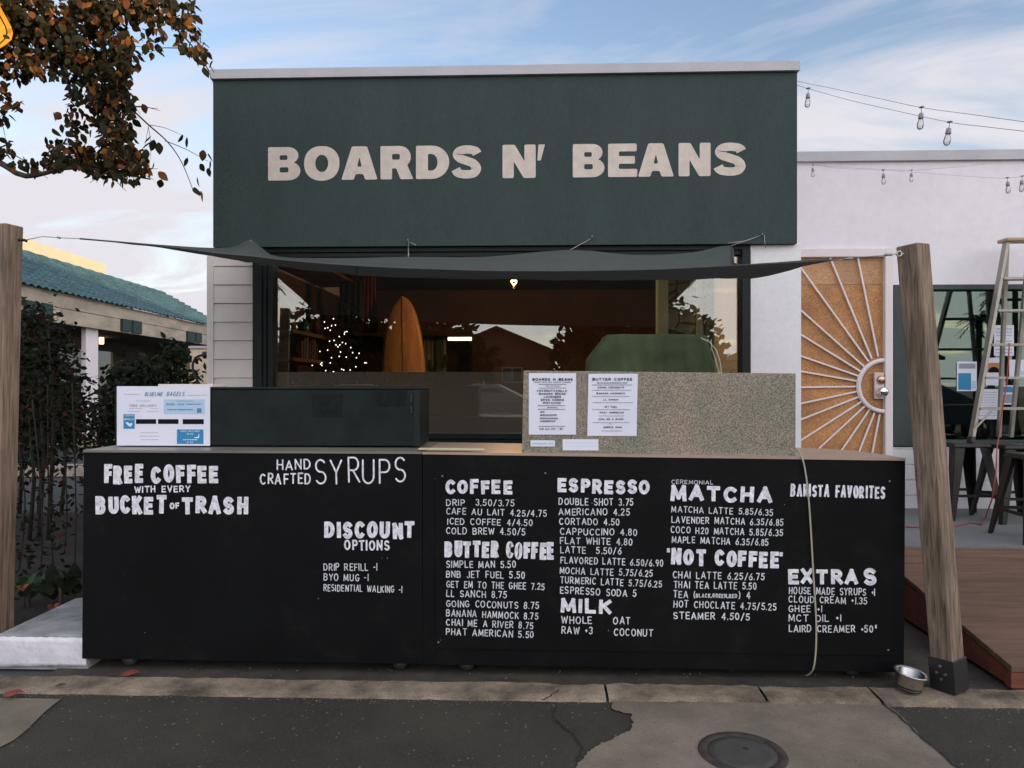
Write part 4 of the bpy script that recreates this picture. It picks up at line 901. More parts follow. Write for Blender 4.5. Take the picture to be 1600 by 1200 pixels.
# menu board screwed on the right cart
BD = CY - .006
c4 = [at(680, 738, CY), at(1396, 746, CY), at(1394, 1024, CY), at(681, 1013, CY)]
tl, tr, br, bl = c4
def shiftY(p, y): return V((p.x, y, p.z))
board = build('menu_board', MB().hexa([shiftY(bl, BD), shiftY(br, BD), shiftY(br, CY - .0005), shiftY(bl, CY - .0005), shiftY(tl, BD), shiftY(tr, BD), shiftY(tr, CY - .0005), shiftY(tl, CY - .0005)]), M['cart'], rc, bevel=.0015)
for px, py in ((691, 744), (852, 739.5), (1390, 752), (1388, 1016), (685, 1004)):
    p = at(px, py, BD); build('screw', MB().lathe([(.0055, 0), (.005, .002), (0, .0028)], (p.x, BD, p.z), 10, M=Matrix.Rotation(R(90), 3, 'X')), M['screw'], board)
def sign_block(name, par, lines, th, Y, m, jit=.042, rnd=True):
    for l in lines:
        w_, x0, x1, y0, y1, cap = l[:6]; tt = l[6] if len(l) > 6 else th
        b = MB(); ptext(b, w_, x0, x1, y0, cap, Y, th=tt, jit=jit, d=.001, rnd=(2 if tt > .16 else rnd), yb1=y1)
        build(name, b, m, par, fix=False)
BO = .255
sign_block('painted_heading', lc, [('FREE', 163, 223, 756, 755.3, 29, BO), ('COFFEE', 236.5, 341, 755.3, 754, 28, BO), ('WITH EVERY', 210, 298, 770, 769, 10.5, .2), ('BUCKET', 150, 259.5, 803, 803, 28, BO), ('OF', 265.5, 281, 795.5, 795, 10, .26), ('TRASH', 285, 387, 803, 803, 28, BO)], BO, CY, M['chalk'])
sign_block('painted_heading', lc, [('HAND', 433, 486, 734.5, 734, 16.5, .14), ('CRAFTED', 406, 486, 757, 756.5, 17.5, .14), ('SYRUPS', 494, 634, 756, 754.5, 39, .07)], .12, CY, M['chalk'])
sign_block('painted_heading', lc, [('DISCOUNT', 507.5, 648, 841, 841.5, 26, .25), ('OPTIONS', 538, 609, 860, 859.5, 16.5, .17)], .2, CY, M['chalk'])
TH = .125
sign_block('menu_lines', lc, [('DRIP REFILL -1', 505.5, 590, 891.5, 892, 11.5), ('BYO MUG -1', 506, 576, 907.5, 908, 11.5), ('RESIDENTIAL WALKING -1', 505.5, 628.5, 923.5, 926.5, 11)], TH, CY, M['chalk2'])
def col(head, lines):
    sign_block('painted_heading', board, head, BO, BD, M['chalk'])
    if lines: sign_block('menu_lines', board, lines, TH + .01, BD, M['chalk2'])
col([('COFFEE', 696, 800, 772, 772, 22.5)], [('DRIP  3.50/3.75', 697.5, 804, 790, 791, 10.5), ('CAFE AU LAIT 4.25/4.75', 697, 854, 803.5, 808, 10.5), ('ICED COFFEE 4/4.50', 699, 832, 819.5, 822, 10.5), ('COLD BREW 4.50/5', 697, 821, 834.5, 836.5, 11)])
col([('BUTTER', 695, 778, 870.5, 872, 26), ('COFFEE', 790, 865.5, 872.3, 874.5, 26.5)], [('SIMPLE MAN 5.50', 697, 806, 887, 887.5, 11.3), ('BNB JET FUEL 5.50', 697, 820, 902.5, 904.5, 11.3), ('GET EM TO THE GHEE 7.25', 697, 851, 918, 922, 11), ('LL SANCH 8.75', 697, 792, 932.5, 935, 11), ('GOING COCONUTS 8.75', 697, 842, 948, 952, 11), ('BANANA HAMMOCK 8.75', 697, 841, 963, 968.5, 11), ('CHAI ME A RIVER 8.75', 697, 833, 977.5, 983, 11), ('PHAT AMERICAN 5.50', 697, 834, 992, 997, 11)])
col([('ESPRESSO', 872, 1015.5, 769.5, 773, 22.5)], [('DOUBLE SHOT 3.75', 873, 990, 789, 790.5, 11.5), ('AMERICANO 4.25', 873, 984, 805, 806, 11), ('CORTADO 4.50', 874, 968, 820, 821, 11), ('CAPPUCCINO 4.80', 875, 995.5, 835.5, 837.5, 11), ('FLAT WHITE 4.80', 875, 988, 850, 852.5, 11), ('LATTE  5.50/6', 875.5, 971, 864.5, 866.5, 11), ('FLAVORED LATTE 6.50/6.90', 875.5, 1036, 880, 885.5, 11), ('MOCHA LATTE 5.75/6.25', 874, 1020, 896.5, 901.5, 11), ('TURMERIC LATTE 5.75/6.25', 875.5, 1034, 911.5, 918, 11), ('ESPRESSO SODA 5', 875, 994, 927.5, 933, 11.5)])
col([('MILK', 875, 956, 957, 959.5, 23)], [('WHOLE', 877, 925, 974.5, 975, 12), ('OAT', 958, 984.5, 975.5, 976, 12), ('RAW +3', 877, 926, 990, 991, 12), ('COCONUT', 959, 1020, 993, 995, 12)])
col([('MATCHA', 1047, 1206, 782, 786.5, 25)], [('CEREMONIAL', 1049, 1114, 756, 757, 6.5), ('MATCHA LATTE 5.85/6.35', 1049, 1208, 800.5, 806, 10.5), ('LAVENDER MATCHA 6.35/6.85', 1049, 1224, 817, 822, 11), ('COCO H20 MATCHA 5.85/6.35', 1048, 1223, 833, 838, 11), ('MAPLE MATCHA 6.35/6.85', 1049, 1201, 848, 853, 11)])
col([("'", 1042, 1046, 868, 868, 12, .4), ('NOT', 1049, 1103, 882.5, 884.5, 25.5), ('COFFEE', 1115.5, 1216, 884.5, 888, 25.5), ("'", 1218, 1222, 874, 874, 12, .4)], [('CHAI LATTE 6.25/6.75', 1051, 1194.5, 903.5, 907, 11.5), ('THAI TEA LATTE 5.50', 1052.5, 1182, 919, 921.5, 11.5), ('TEA (', 1052, 1086.5, 934, 934.5, 11.5), ('BLACK,GREEN,RED', 1087, 1152, 933.5, 934.5, 6.5, .2), (') 4', 1154, 1173, 935.5, 936, 11.5), ('HOT CHOCLATE 4.75/5.25', 1052, 1213, 949, 954, 11.5), ('STEAMER 4.50/5', 1052, 1172, 967, 969.5, 11.5, .15)])
sign_block('painted_heading', board, [('BARISTA FAVORITES', 1235, 1382, 775.5, 779.5, 19.5, .17)], .17, BD, M['chalk'])
col([('EXTRA', 1231, 1341, 912, 913.5, 24), ('S', 1349, 1369, 914, 914, 27)], [('HOUSE MADE SYRUPS +1', 1232, 1367.5, 928, 931, 11.5), ('CLOUD CREAM +1.35', 1232, 1355, 941.5, 944.5, 11), ('GHEE +1', 1232, 1284, 956.5, 957, 11), ('MCT OIL +1', 1232, 1314, 971.5, 971.5, 11.5), ('LAIRD CREAMER +50c', 1232, 1370, 987.5, 988.5, 11.5)])
# pale cord down the front of the right cart
pts = [at(1244, 703, CY + .1), at(1252, 712, CY - .006), at(1258, 735, CY - .012), at(1263, 775, CY - .013), at(1267, 830, CY - .013), at(1271, 900, CY - .013), at(1275, 965, CY - .012), at(1275, 1010, CY - .01), at(1272, 1040, CY - .008), at(1266, 1052, CY + .02), at(1258, 1056, CY + .06)]
sm = []
for i in range(len(pts) - 1):
    p0, p1, p2, p3 = pts[max(i - 1, 0)], pts[i], pts[i + 1], pts[min(i + 2, len(pts) - 1)]
    for k in range(5):
        f = k / 5; sm.append(.5 * ((2 * p1) + (p2 - p0) * f + (2 * p0 - 5 * p1 + 4 * p2 - p3) * f * f + (3 * p1 - p0 - 3 * p2 + p3) * f ** 3))
sm.append(pts[-1])
tag(build('power_cord', MB().tube(sm, .0042, 7), M['paleCord']), 'thin pale cord hanging down the front of the right menu cart', 'cord')

# ------------------------------------------------------------------ black display case on the left cart
BY = 3.80; zb = 1.1085
a = at(179, 700, BY); b = at(655.5, 605, BY)
ztc = b.z
case = thing('display_case', 'long low black display case standing on the left cart', 'case', ((a.x + b.x) / 2, BY, zb))
build('body', MB().box(a.x, BY, zb, b.x, BY + .34, ztc - .012), M['caseblk'], case, bevel=.004)
build('lid', MB().box(a.x - .004, BY - .006, ztc - .011, b.x + .004, BY + .345, ztc), M['caseblk'], case, bevel=.003)
build('corner_trim', MB().box(b.x - .03, BY - .004, zb, b.x + .002, BY - .0005, ztc - .012), M['frame'], case)
for x, y in ((643, 640), (643, 622)):
    p = at(x, y, BY - .006); build('latch', MB().box(p.x - .006, BY - .012, p.z - .018, p.x + .006, BY - .004, p.z + .018), M['blackm'], case)
for (x0, y0, x1, y1) in ((488, 617, 535, 652), (581, 610, 636, 636)):
    q = MB(); rect(q, x0, y0, x1, y1, BY, .0015); build('sticker_residue', q, pm('dull_residue', (.0068, .0102, .0102), .6, var=.5, vs=30, spec=.17), case)
q = at(244, 604, BY + .1); q1 = at(330, 598.5, BY + .1)
tag(build('cutting_board', MB().box(q.x, BY + .12, ztc + .001, q1.x, BY + .3, ztc + .016), M['siding'], bevel=.002), 'thin pale board lying on top of the black display case', 'board')
# bagel poster
PYb = BY - .010
t = thing('bagel_poster', 'white bagel price poster with blue boxes leaning on the display case', 'poster', (at(255, 0, PYb).x, PYb, zb))
pa = at(182.5, 700, PYb); pb = at(328, 603.5, PYb)
build('sheet', MB().box(pa.x, PYb, zb, pb.x, PYb + .003, pb.z), M['paper'], t)
q = MB(); ptext(q, 'BLUELINE', 226, 254, 619, 6.5, PYb, th=.14, slant=.25); ptext(q, 'BAGELS', 260, 288, 619, 7, PYb, th=.14, slant=.25); build('title_lettering', q, M['blue_ink'], t, fix=False)
q = MB(); squiggle(q, 194, 219, 616, PYb, .9); squiggle(q, 294, 324, 617.5, PYb, .8); ptext(q, 'FREE DELIVERY', 202, 244.5, 635.8, 3.8, PYb, th=.16, slant=.2); squiggle(q, 213, 236, 626.5, PYb, .8)
for y, x0, x1 in ((638.5, 202, 222), (638.5, 236, 247), (643, 200, 219), (643, 230, 248), (676, 220, 247), (681.5, 218, 250), (687, 220, 248)): squiggle(q, x0, x1, y, PYb, .7)
build('small_print', q, M['grey_ink'], t, fix=False)
q = MB(); rect(q, 256, 624, 320, 647, PYb, .0008); build('pale_box', q, M['lblue'], t)
q = MB(); ptext(q, 'BAGEL TALK', 260, 288, 633.5, 3.8, PYb, th=.16, d=.0018, slant=.2); squiggle(q, 292, 315, 631.5, PYb, 1.6, .002); squiggle(q, 262, 302, 640, PYb, 2, .002); squiggle(q, 275, 302, 626.6, PYb, .7, .002); rect(q, 308, 638, 315, 645, PYb, .002); build('box_print', q, M['blue_ink'], t, fix=False)
q = MB(); rect(q, 193, 647, 210.5, 670, PYb, .0008); rect(q, 276.5, 671, 318, 693.6, PYb, .0008); build('blue_box', q, M['blue'], t)
q = MB(); ptext(q, 'TODAYS', 194.5, 209, 650.5, 2.8, PYb, th=.17, d=.0018); ptext(q, 'BAGELS', 194.5, 209, 656.5, 3.2, PYb, th=.17, d=.0018)
q.quad(*[at(x, y, PYb - .0019) for x, y in ((196, 660), (199, 659.5), (203, 662), (206, 660.5), (207, 663), (204, 667), (200, 665))])
ptext(q, '1 BAGEL COSTS ABOUT', 282, 312.5, 675, 2.6, PYb, th=.16, d=.0018); ptext(q, '$2.50', 292, 302, 679.5, 2.8, PYb, th=.16, d=.0018); squiggle(q, 286, 309, 687, PYb, 1.4, .0018); ptext(q, '$1.50', 292, 302, 692.3, 2.6, PYb, th=.16, d=.0018)
q.quad(*[at(x, y, PYb - .0019) for x, y in ((303, 683.5), (309, 682.5), (310.5, 678), (311.5, 678), (311, 684.5), (303, 684.5))])
build('white_print', q, M['paper'], t, fix=False)
q = MB(); rect(q, 212.5, 655, 244, 662.3, PYb, .0008); rect(q, 247, 655, 279, 662.3, PYb, .0008); rect(q, 285.6, 655, 318.5, 662.6, PYb, .0008); build('black_bar', q, M['ink'], t)
# strip lying across the joint of the carts
a = at(655, 705.2, 3.64); b = at(757, 707, 3.64)
tag(build('label_strip', MB().hexa([(a.x, 3.605, 1.1085), (b.x, 3.605, 1.1075), (b.x, 3.66, 1.1075), (a.x, 3.66, 1.1085), (a.x, 3.605, 1.1125), (b.x, 3.605, 1.1115), (b.x, 3.66, 1.1115), (a.x, 3.66, 1.1125)]), M['tape']), 'thin pale yellow strip lying over the joint of the two carts', 'strip')

# ------------------------------------------------------------------ granite slab with menus
GY = 3.645
tl, tr, br, bl = at(818, 579, GY), at(1243.5, 583.5, GY), at(1243, 713.5, GY), at(815.5, 707, GY)
zlow = 1.1
gs = thing('granite_slab', 'upright speckled granite slab standing on the right cart', 'slab', ((tl.x + tr.x) / 2, GY, bl.z))
build('slab', MB().hexa([bl, br, (br.x, GY + .03, br.z), (bl.x, GY + .03, bl.z), tl, tr, (tr.x, GY + .03, tr.z), (tl.x, GY + .03, tl.z)]), M['granite'], gs, bevel=.002)
build('support_batten', MB().box(bl.x + .1, GY + .031, 1.11, bl.x + .14, GY + .2, 1.15).box(br.x - .2, GY + .031, 1.08, br.x - .16, GY + .2, 1.12), M['carttop'], gs)
QY = GY - .003
def sheet(name, label, x0, y0, x1, y1, tilt=0):
    a, b = at(x0, y1, QY), at(x1, y0, QY); t = thing(name, label, 'paper', ((a.x + b.x) / 2, QY, a.z), 'papers taped to the granite slab')
    rows = []
    for j in range(5):
        rows.append([(a.x + (b.x - a.x) * i / 6 + tilt * (j / 4 - .5), QY - .0008 - .0015 * abs(i / 3 - 1) ** 2, a.z + (b.z - a.z) * j / 4) for i in range(7)])
    build('sheet', MB().grid(rows, smooth=False), M['paper'], t); return t
QT = QY - .0035
t = sheet('menu_sheet', 'left white sheet on the granite listing the handcrafted syrups', 826.2, 583, 900, 679)
q = MB(); ptext(q, 'BOARDS N BEANS', 832, 895, 595, 4.4, QT, th=.22); ptext(q, 'HAND CRAFTED SIMPLE SYRUPS', 835, 892, 598.2, 1.9, QT, th=.2)
for y, x0, x1 in ((600.5, 842, 885), (606.3, 842, 885), (633.8, 840.5, 883), (639.4, 840.5, 883), (666, 842, 883)): rect(q, x0, y - .3, x1, y + .3, QT, .0012)
ptext(q, 'THE STAPLES', 852, 874.5, 604.2, 1.8, QT, th=.2)
for s_, x0, x1, y in (('COCONUTVANILLA', 839, 886, 612.2), ('BANANA BREAD', 842.5, 884, 616.9), ('LAVENDER', 850, 876.5, 621.7), ('SPICE COOKIE', 845, 881.5, 626.4), ('PISTACHIO', 849, 876, 631.2)): ptext(q, s_, x0, x1, y, 3.3, QT, th=.22)
ptext(q, 'SEASONAL', 855, 871.5, 637.6, 1.9, QT, th=.22)
for y, x0, x1 in ((643.5, 844, 851), (648.5, 844, 870), (653.6, 844, 872), (658, 844, 868)):
    for k in range(2): squiggle(q, x0, x1, y - .7 + k * 1.4, QT, .8)
ptext(q, 'SUB EGG NOG', 842.5, 868, 671.6, 3, QT, th=.14, slant=.12); ptext(q, '+$1', 871, 880, 671.6, 3.4, QT, th=.16)
build('print', q, M['ink'], t, fix=False)
t = sheet('menu_sheet', 'right white sheet on the granite listing the butter coffees', 918.5, 584, 995.6, 681, .006)
q = MB(); ptext(q, 'BUTTER COFFEE', 925.5, 988, 594.8, 4.4, QT, th=.22); squiggle(q, 933, 980, 598.3, QT, 1.2); rect(q, 925, 601.2, 988, 601.8, QT, .0012)
for s_, x0, x1, y in (('GOING COCONUTS', 934, 975, 606.8), ('BANANA HAMMOCK', 932, 976.5, 616), ('LL SANCH', 943, 966, 625.8), ('JET FUEL', 944, 964.5, 637), ('PHAT AMERICAN', 937, 974.5, 646), ('CHAI ME A RIVER', 935, 974, 656.3), ('SIMPLE MAN', 943, 971, 668.8)): ptext(q, s_, x0, x1, y, 2.9, QT, th=.22)
for y, x0, x1 in ((609.6, 925, 986), (619.4, 925, 984), (629, 926, 989), (640, 925, 984), (649.8, 935, 975), (660.2, 926, 984), (662.3, 951, 957), (673.3, 940, 972)): squiggle(q, x0, x1, y, QT, .6)
build('print', q, M['ink'], t, fix=False)
t = sheet('price_label', 'smaller white label with faint print under the syrup sheet', 829, 688, 867, 697.6)
q = MB(); squiggle(q, 831.5, 856, 692.6, QT, 2.6); squiggle(q, 858, 864.5, 692.6, QT, 3); build('print', q, M['lblue'], t)
t = sheet('price_label', 'longer blank white label at the foot of the granite slab', 879, 686.3, 935, 703.6)
q = MB(); rect(q, 882, 691.5, 932, 691.8, QT, .0012); rect(q, 882, 697, 932, 697.3, QT, .0012); build('print', q, M['lblue'], t)

# ------------------------------------------------------------------ green canvas cover over the coffee machine
TY0 = 3.84
def cross(z, f):
    # f 0 at the base .. 1 at the top edge
    xl = at(914 + 10 * f ** 1.5 + (22 * max(0, f - .82) / .18), 580, TY0).x; xr = at(1137 - 9 * f - 33 * max(0, f - .3) ** 1.6, 580, TY0).x
    y0, y1 = TY0 + .03 * f, TY0 + .37 - .03 * f; r = .045; pts = []
    for cx_, cy_, a0 in ((xr - r, y0 + r, -90), (xr - r, y1 - r, 0), (xl + r, y1 - r, 90), (xl + r, y0 + r, 180)):
        for k in range(6):
            pts.append((cx_ + r * cos(R(a0 + 18 * k)), cy_ + r * sin(R(a0 + 18 * k))))
    # subdivide long sides and add folds
    out = []
    for i in range(len(pts)):
        p, q = pts[i], pts[(i + 1) % len(pts)]; out.append(p); L = math.hypot(q[0] - p[0], q[1] - p[1])
        if L > .1:
            for k in range(1, 44): out.append((p[0] + (q[0] - p[0]) * k / 44, p[1] + (q[1] - p[1]) * k / 44))
    res = []
    for (x, y) in out:
        am = .030 * (1 - f) + .006; dd = am * (mnoise.noise((x * 5, y * 5, z * 1.2)) + .5 * mnoise.noise((x * 12, y * 9, z * 2))) + .034 * (1 - f * .7) * (1 - abs(mnoise.noise((x * 9 + z * 1.5, 3, z * .8)))) ** 6 + .007 * mnoise.noise((x * 6, z * 14, 5))
        res.append((x, y - dd, z + .006 * mnoise.noise((x * 4, y * 4, 9)) * f))
    return res
cv = thing('canvas_cover', 'dark green canvas cover draped over the machine behind the granite slab', 'cover', (at(1022, 580, TY0).x, TY0 + .2, 1.09))
ztp = at(0, 524, TY0 + .04).z; zb0 = 1.088; rows = []
for k in range(27):
    f = k / 26; c = cross(zb0 + (ztp - .02 - zb0) * f, f); rows.append(c + [c[0]])
c = rows[-1]; ctr_ = V((sum(p[0] for p in c) / len(c), sum(p[1] for p in c) / len(c), ztp))
for s_, dz in ((.985, .012), (.95, .018), (.7, .02), (.3, .021), (.02, .021)): rows.append([(ctr_.x + (p[0] - ctr_.x) * s_, ctr_.y + (p[1] - ctr_.y) * s_, ztp - .02 + dz + .004 * mnoise.noise((p[0] * 5 * s_, p[1] * 5, 2))) for p in c])
build('canvas', MB().grid(rows), M['tarp'], cv)
pp = [at(1095, 528, TY0 - .004), at(1108, 534, TY0 - .004), at(1119, 547, TY0 - .006), at(1125, 565, TY0 - .008), at(1127, 582, TY0 - .008), at(1128, 600, TY0 - .008)]
build('piping', MB().tube(pp, .0032, 6).tube([at(1111, 531, TY0 - .004), at(1112, 545, TY0 - .004), at(1118, 562, TY0 - .008), at(1124, 582, TY0 - .01), at(1127, 600, TY0 - .01)], .0025, 6), M['piping'], cv)

# ================================================================== POSTS AND SHADE SAIL
def post(label, base, topc, sz, rot, basemetal):
    t = thing('wooden_post', label, 'post', base)
    b, tp = V(base), V(topc); ax = (tp - b).normalized(); e1 = V((cos(rot), sin(rot), 0)); e1 = (e1 - ax * e1.dot(ax)).normalized(); e2 = ax.cross(e1).normalized()
    def ring(c, s, cut=0): return [c + e1 * i * s / 2 + e2 * j * s / 2 for i, j in ((-1, -1), (1, -1), (1, 1), (-1, 1))]
    mb = MB(); n = 14; b0 = b + ax * .012
    rings = []
    for k in range(n + 1):
        c = b0 + (tp - b0) * k / n; rings.append([p + V((mnoise.noise((k * .9, i, 2)) * .0025, mnoise.noise((k * .9, i, 7)) * .0025, 0)) for i, p in enumerate(ring(c, sz))])
    base_ = 0
    for r_ in rings: mb.v += r_
    for k in range(n):
        for i in range(4): mb.f.append((k * 4 + i, k * 4 + (i + 1) % 4, k * 4 + 4 + (i + 1) % 4, k * 4 + 4 + i))
    mb.f.append((3, 2, 1, 0)); mb.f.append(tuple(n * 4 + i for i in range(4)))
    build('timber', mb, M['post'], t, bevel=.007)
    if basemetal:
        mb = MB(); mb.hexa(ring(b, sz + .012) + ring(b + ax * .15, sz + .012)); br_ = build('base_bracket', mb, M['blackm'], t, bevel=.003)
        mb = MB(); f = e1 * -1
        for i in range(4):
            for hgt in (.05, .085, .12): 
                pass
        for u_, hgt in ((-.02, .085), (.02, .085), (0, .12), (0, .06)):
            c = b + ax * hgt + f * (sz / 2 + .006) + e2 * u_; mb.tube([c, c + f * .008], .007, 8)
        build('bolt', mb, M['screw'], br_)
    return t, e1, e2, ax
RB = atz(1484, 1076, .02)
RTp = at(1426, 383, RB.y + .03)
pr, *_ = post('leaning weathered timber post with black base bracket at the right of the carts', tuple(RB), tuple(RTp), .104, R(33), True)
LB = V((at(-4, 700, 3.74).x, 3.74, .07)); LT = V((at(11, 352, 3.74).x, 3.74, at(0, 352, 3.74).z))
pl_, *_ = post('upright weathered timber post at the left edge beside the planter', tuple(LB), tuple(LT), .102, R(-14), False)
hook = at(38, 375, 3.70)
build('hook', MB().tube([hook + V((-.03, 0, .0)), hook, hook + V((.012, 0, -.006))], .008, 6), M['blackm'], pl_)
# sail
def interp(pts, n):
    out = []
    for i in range(len(pts) - 1):
        p0, p1, p2, p3 = pts[max(i - 1, 0)], pts[i], pts[i + 1], pts[min(i + 2, len(pts) - 1)]
        for k in range(n):
            f = k / n; out.append(.5 * ((2 * p1) + (p2 - p0) * f + (2 * p0 - 5 * p1 + 4 * p2 - p3) * f * f + (3 * p1 - p0 - 3 * p2 + p3) * f ** 3))
    out.append(pts[-1]); return out
YL, YR = 3.76, 3.50
front = [(125, 373, 3.76), (250, 384, 3.84), (330, 394.5, 3.90), (362, 397.8, 3.92), (395, 400.5, 3.94), (420, 403.6, 3.955), (450, 407, 3.97), (530, 413.5, 4.0), (620, 418.5, 4.02), (760, 423, 4.02), (870, 423.5, 4.0), (990, 422, 3.96), (1072, 419, 3.92), (1140, 415.5, 3.87), (1160, 414.5, 3.85), (1200, 412.5, 3.80), (1260, 409.3, 3.70), (1300, 406.5, 3.63)]
belly = [(125, 373.4, 3.76), (250, 387, 3.95), (330, 400, 4.15), (362, 405.6, 4.25), (395, 411, 4.35), (420, 414.8, 4.43), (450, 418, 4.5), (530, 427, 4.6), (620, 433, 4.65), (760, 436, 4.65), (870, 437.3, 4.65), (990, 438, 4.6), (1072, 437, 4.5), (1140, 435.5, 4.35), (1162, 434.8, 4.3), (1200, 432, 4.2), (1255, 416.5, 3.95), (1300, 407.5, 3.64)]
back = [(125, 373, 3.765), (250, 383.2, 4.5), (330, 388, 5.2), (368, 385.5, 5.5), (391, 375, 5.68), (410, 389, 5.62), (437, 402, 5.55), (530, 404, 5.55), (638, 402, 5.6), (760, 402, 5.55), (890, 391, 5.62), (990, 399, 5.55), (1080, 395.5, 5.6), (1141, 384.0, 5.66), (1147, 411.5, 4.75), (1192, 412, 4.3), (1252, 408, 4.2), (1300, 406.4, 3.66)]
F = interp([at(*p) for p in front], 3); Bl = interp([at(*p) for p in belly], 3); Bk = interp([at(*p) for p in back], 3)
rows = []
for k in range(13):
    f = k / 12; r_ = []
    for a, b, c in zip(F, Bl, Bk):
        g = f * 2
        if f <= .5: q = g; p = a * (1 - q) + b * q
        else: q = g - 1; p = b * (1 - q) + c * q
        r_.append(p)
    rows.append(r_)
for it in range(2):
    new = [list(r_) for r_ in rows]
    for k in range(1, 12):
        if k in (1, 2): continue
        for i in range(1, len(F) - 1): new[k][i] = V((rows[k][i].x, rows[k][i].y, (rows[k - 1][i].z + rows[k + 1][i].z + 2 * rows[k][i].z) / 4 if k not in (5, 6, 7) else rows[k][i].z))
    rows = new
ss = thing('shade_sail', 'dark grey fabric shade sail stretched between the two timber posts and the shop', 'shade sail', at(800, 420, 4.6))
for k in range(1, 12):
    for i in range(2, len(F) - 2): rows[k][i] = rows[k][i] + V((0, 0, .010 * mnoise.noise((i * .55, k * .35, 4)) + .006 * mnoise.noise((i * 1.3, k * .5, 9))))
build('fabric', MB().grid(rows), M['sail'], ss)
build('hem', MB().tube(F, .0045, 6), M['sail'], ss); build('back_hem', MB().tube(Bk, .004, 6), M['sail'], ss); build('seam', MB().tube([r_[22] + V((0, 0, -.002)) for r_ in rows], .0025, 5), M['sail'], ss)
lp = at(37, 374, 3.70); q0 = at(125, 373, 3.76)
lc0 = at(38, 375.5, 3.70)
build('cord', MB().tube([lc0, at(66, 369.5, 3.72), at(92, 371.5, 3.74), q0], .0022, 5).tube([at(90, 370.8, 3.74), at(94, 372, 3.74)], .006, 6), M['cable'], ss)
q1 = at(1300, 406.8, 3.63); q2 = at(1403, 396.5, RTp.y - .02)
build('turnbuckle', MB().tube([q1, q1 + (q2 - q1) * .25], .0028, 5).tube([q1 + (q2 - q1) * .18, q1 + (q2 - q1) * .33], .006, 6).tube([q1 + (q2 - q1) * .33, q2], .0022, 5).tube([q1 + (q2 - q1) * .8, q1 + (q2 - q1) * .92], .0065, 6), M['cable'], ss)
build('eye_bolt', MB().tube([q2 + V((.012 * cos(a) + .006, -.0, .012 * sin(a))) for a in [2 * pi * k / 12 for k in range(12)]], .0035, 6, closed=True).tube([q2 + V((.016, 0, 0)), q2 + V((.06, .02, 0))], .004, 6), M['steel'], ss)
for a, b in (((638, 403, 5.6), (638, 377, 5.735)), ((638, 378, 5.733), (650, 383, 5.71)), ((890, 391, 5.62), (925, 372, 5.735)), ((1143, 384, 5.66), (1190, 367.5, 5.735)), ((1163, 377, 5.7), (1137, 380, 5.69)), ((1194, 367, 5.735), (1196, 388, 5.72)), ((392, 375.5, 5.66), (400, 382, 5.735)), ((1135, 412, 5.2), (1143, 384, 5.66))):
    build('tie_cord', MB().tube([at(*a), at(*b)], .0035, 5), M['cable'], ss)
for p in ((638, 377), (925, 372), (1190, 367.5)):
    c = at(*p, FY); build('hook', MB().tube([c + V((0, .004, 0)), c + V((0, -.02, 0)), c + V((0, -.025, .012))], .004, 6), M['cable'], ss)

# ------------------------------------------------------------------ string lights
def bulb_string(label, path, bulbs, group, sz=1.0, tone=None, rad=.0018):
    t = thing('string_lights', label, 'string lights', path[len(path) // 2], group)
    build('cable', MB().tube(interp(path, 6), rad, 5), M['stringcable'], t)
    for p, tilt in bulbs:
        mx = Matrix.Rotation(tilt, 3, 'Y'); k = sz
        so = build('socket', MB().lathe([(.006 * k, -.004 * k), (.017 * k, 0), (.017 * k, .005 * k), (.003 * k, .007 * k)], p, 10).tube([p, p + mx @ V((0, 0, -.035 * k))], .0022 * k, 5).lathe([(.004 * k, -.035 * k), (.014 * k, -.042 * k), (.018 * k, -.075 * k), (.016 * k, -.078 * k)], p, 12, M=mx), M['socket'], t)
        build('bulb', MB().lathe([(.013 * k, -.079 * k), (.020 * k, -.10 * k), (.023 * k, -.125 * k), (.018 * k, -.145 * k), (.008 * k, -.153 * k), (0, -.154 * k)], p, 14, M=mx), M['bulbglass'], so)
def sag(px, Y0, Y1): return [at(x, y, Y0 + (Y1 - Y0) * i / (len(px) - 1)) for i, (x, y) in enumerate(px)]
A = sag([(1246, 127), (1300, 138), (1370, 153), (1440, 168), (1520, 179), (1600, 190), (1700, 200)], 5.7, 3.3)
bulb_string('upper string of clear bulbs running from the sign corner to the right border', A, [(A[3], R(4))], 'bulb strings above the white building', .86)
B = sag([(1246, 133), (1263, 138.5), (1330, 157), (1400, 173), (1484, 191), (1540, 198), (1600, 205), (1700, 216)], 5.7, 3.3)
bulb_string('lower string of clear bulbs running from the sign corner to the right border', B, [(B[1], R(3)), (B[4], R(8))], 'bulb strings above the white building', .88)
Cc = sag([(1249, 255), (1270, 258), (1345, 263), (1381, 264.5), (1424, 266), (1480, 262), (1521, 258.5), (1566, 252)], 6.3, 6.4)
bulb_string('string of bulbs sagging along the top of the white wall', Cc, [(Cc[1], R(0)), (Cc[4], R(0))], 'bulb strings on the white wall', .66)
D = sag([(1249, 250), (1300, 262), (1380, 266), (1440, 270), (1520, 276), (1574, 278), (1640, 270)], 6.05, 5.2)
bulb_string('thin string of bulbs hanging lower in front of the white wall', D, [(D[2], R(-2)), (D[5], R(-4)), (at(1597, 275.5, 5.35), R(3))], 'bulb strings on the white wall', .72, rad=.0011)

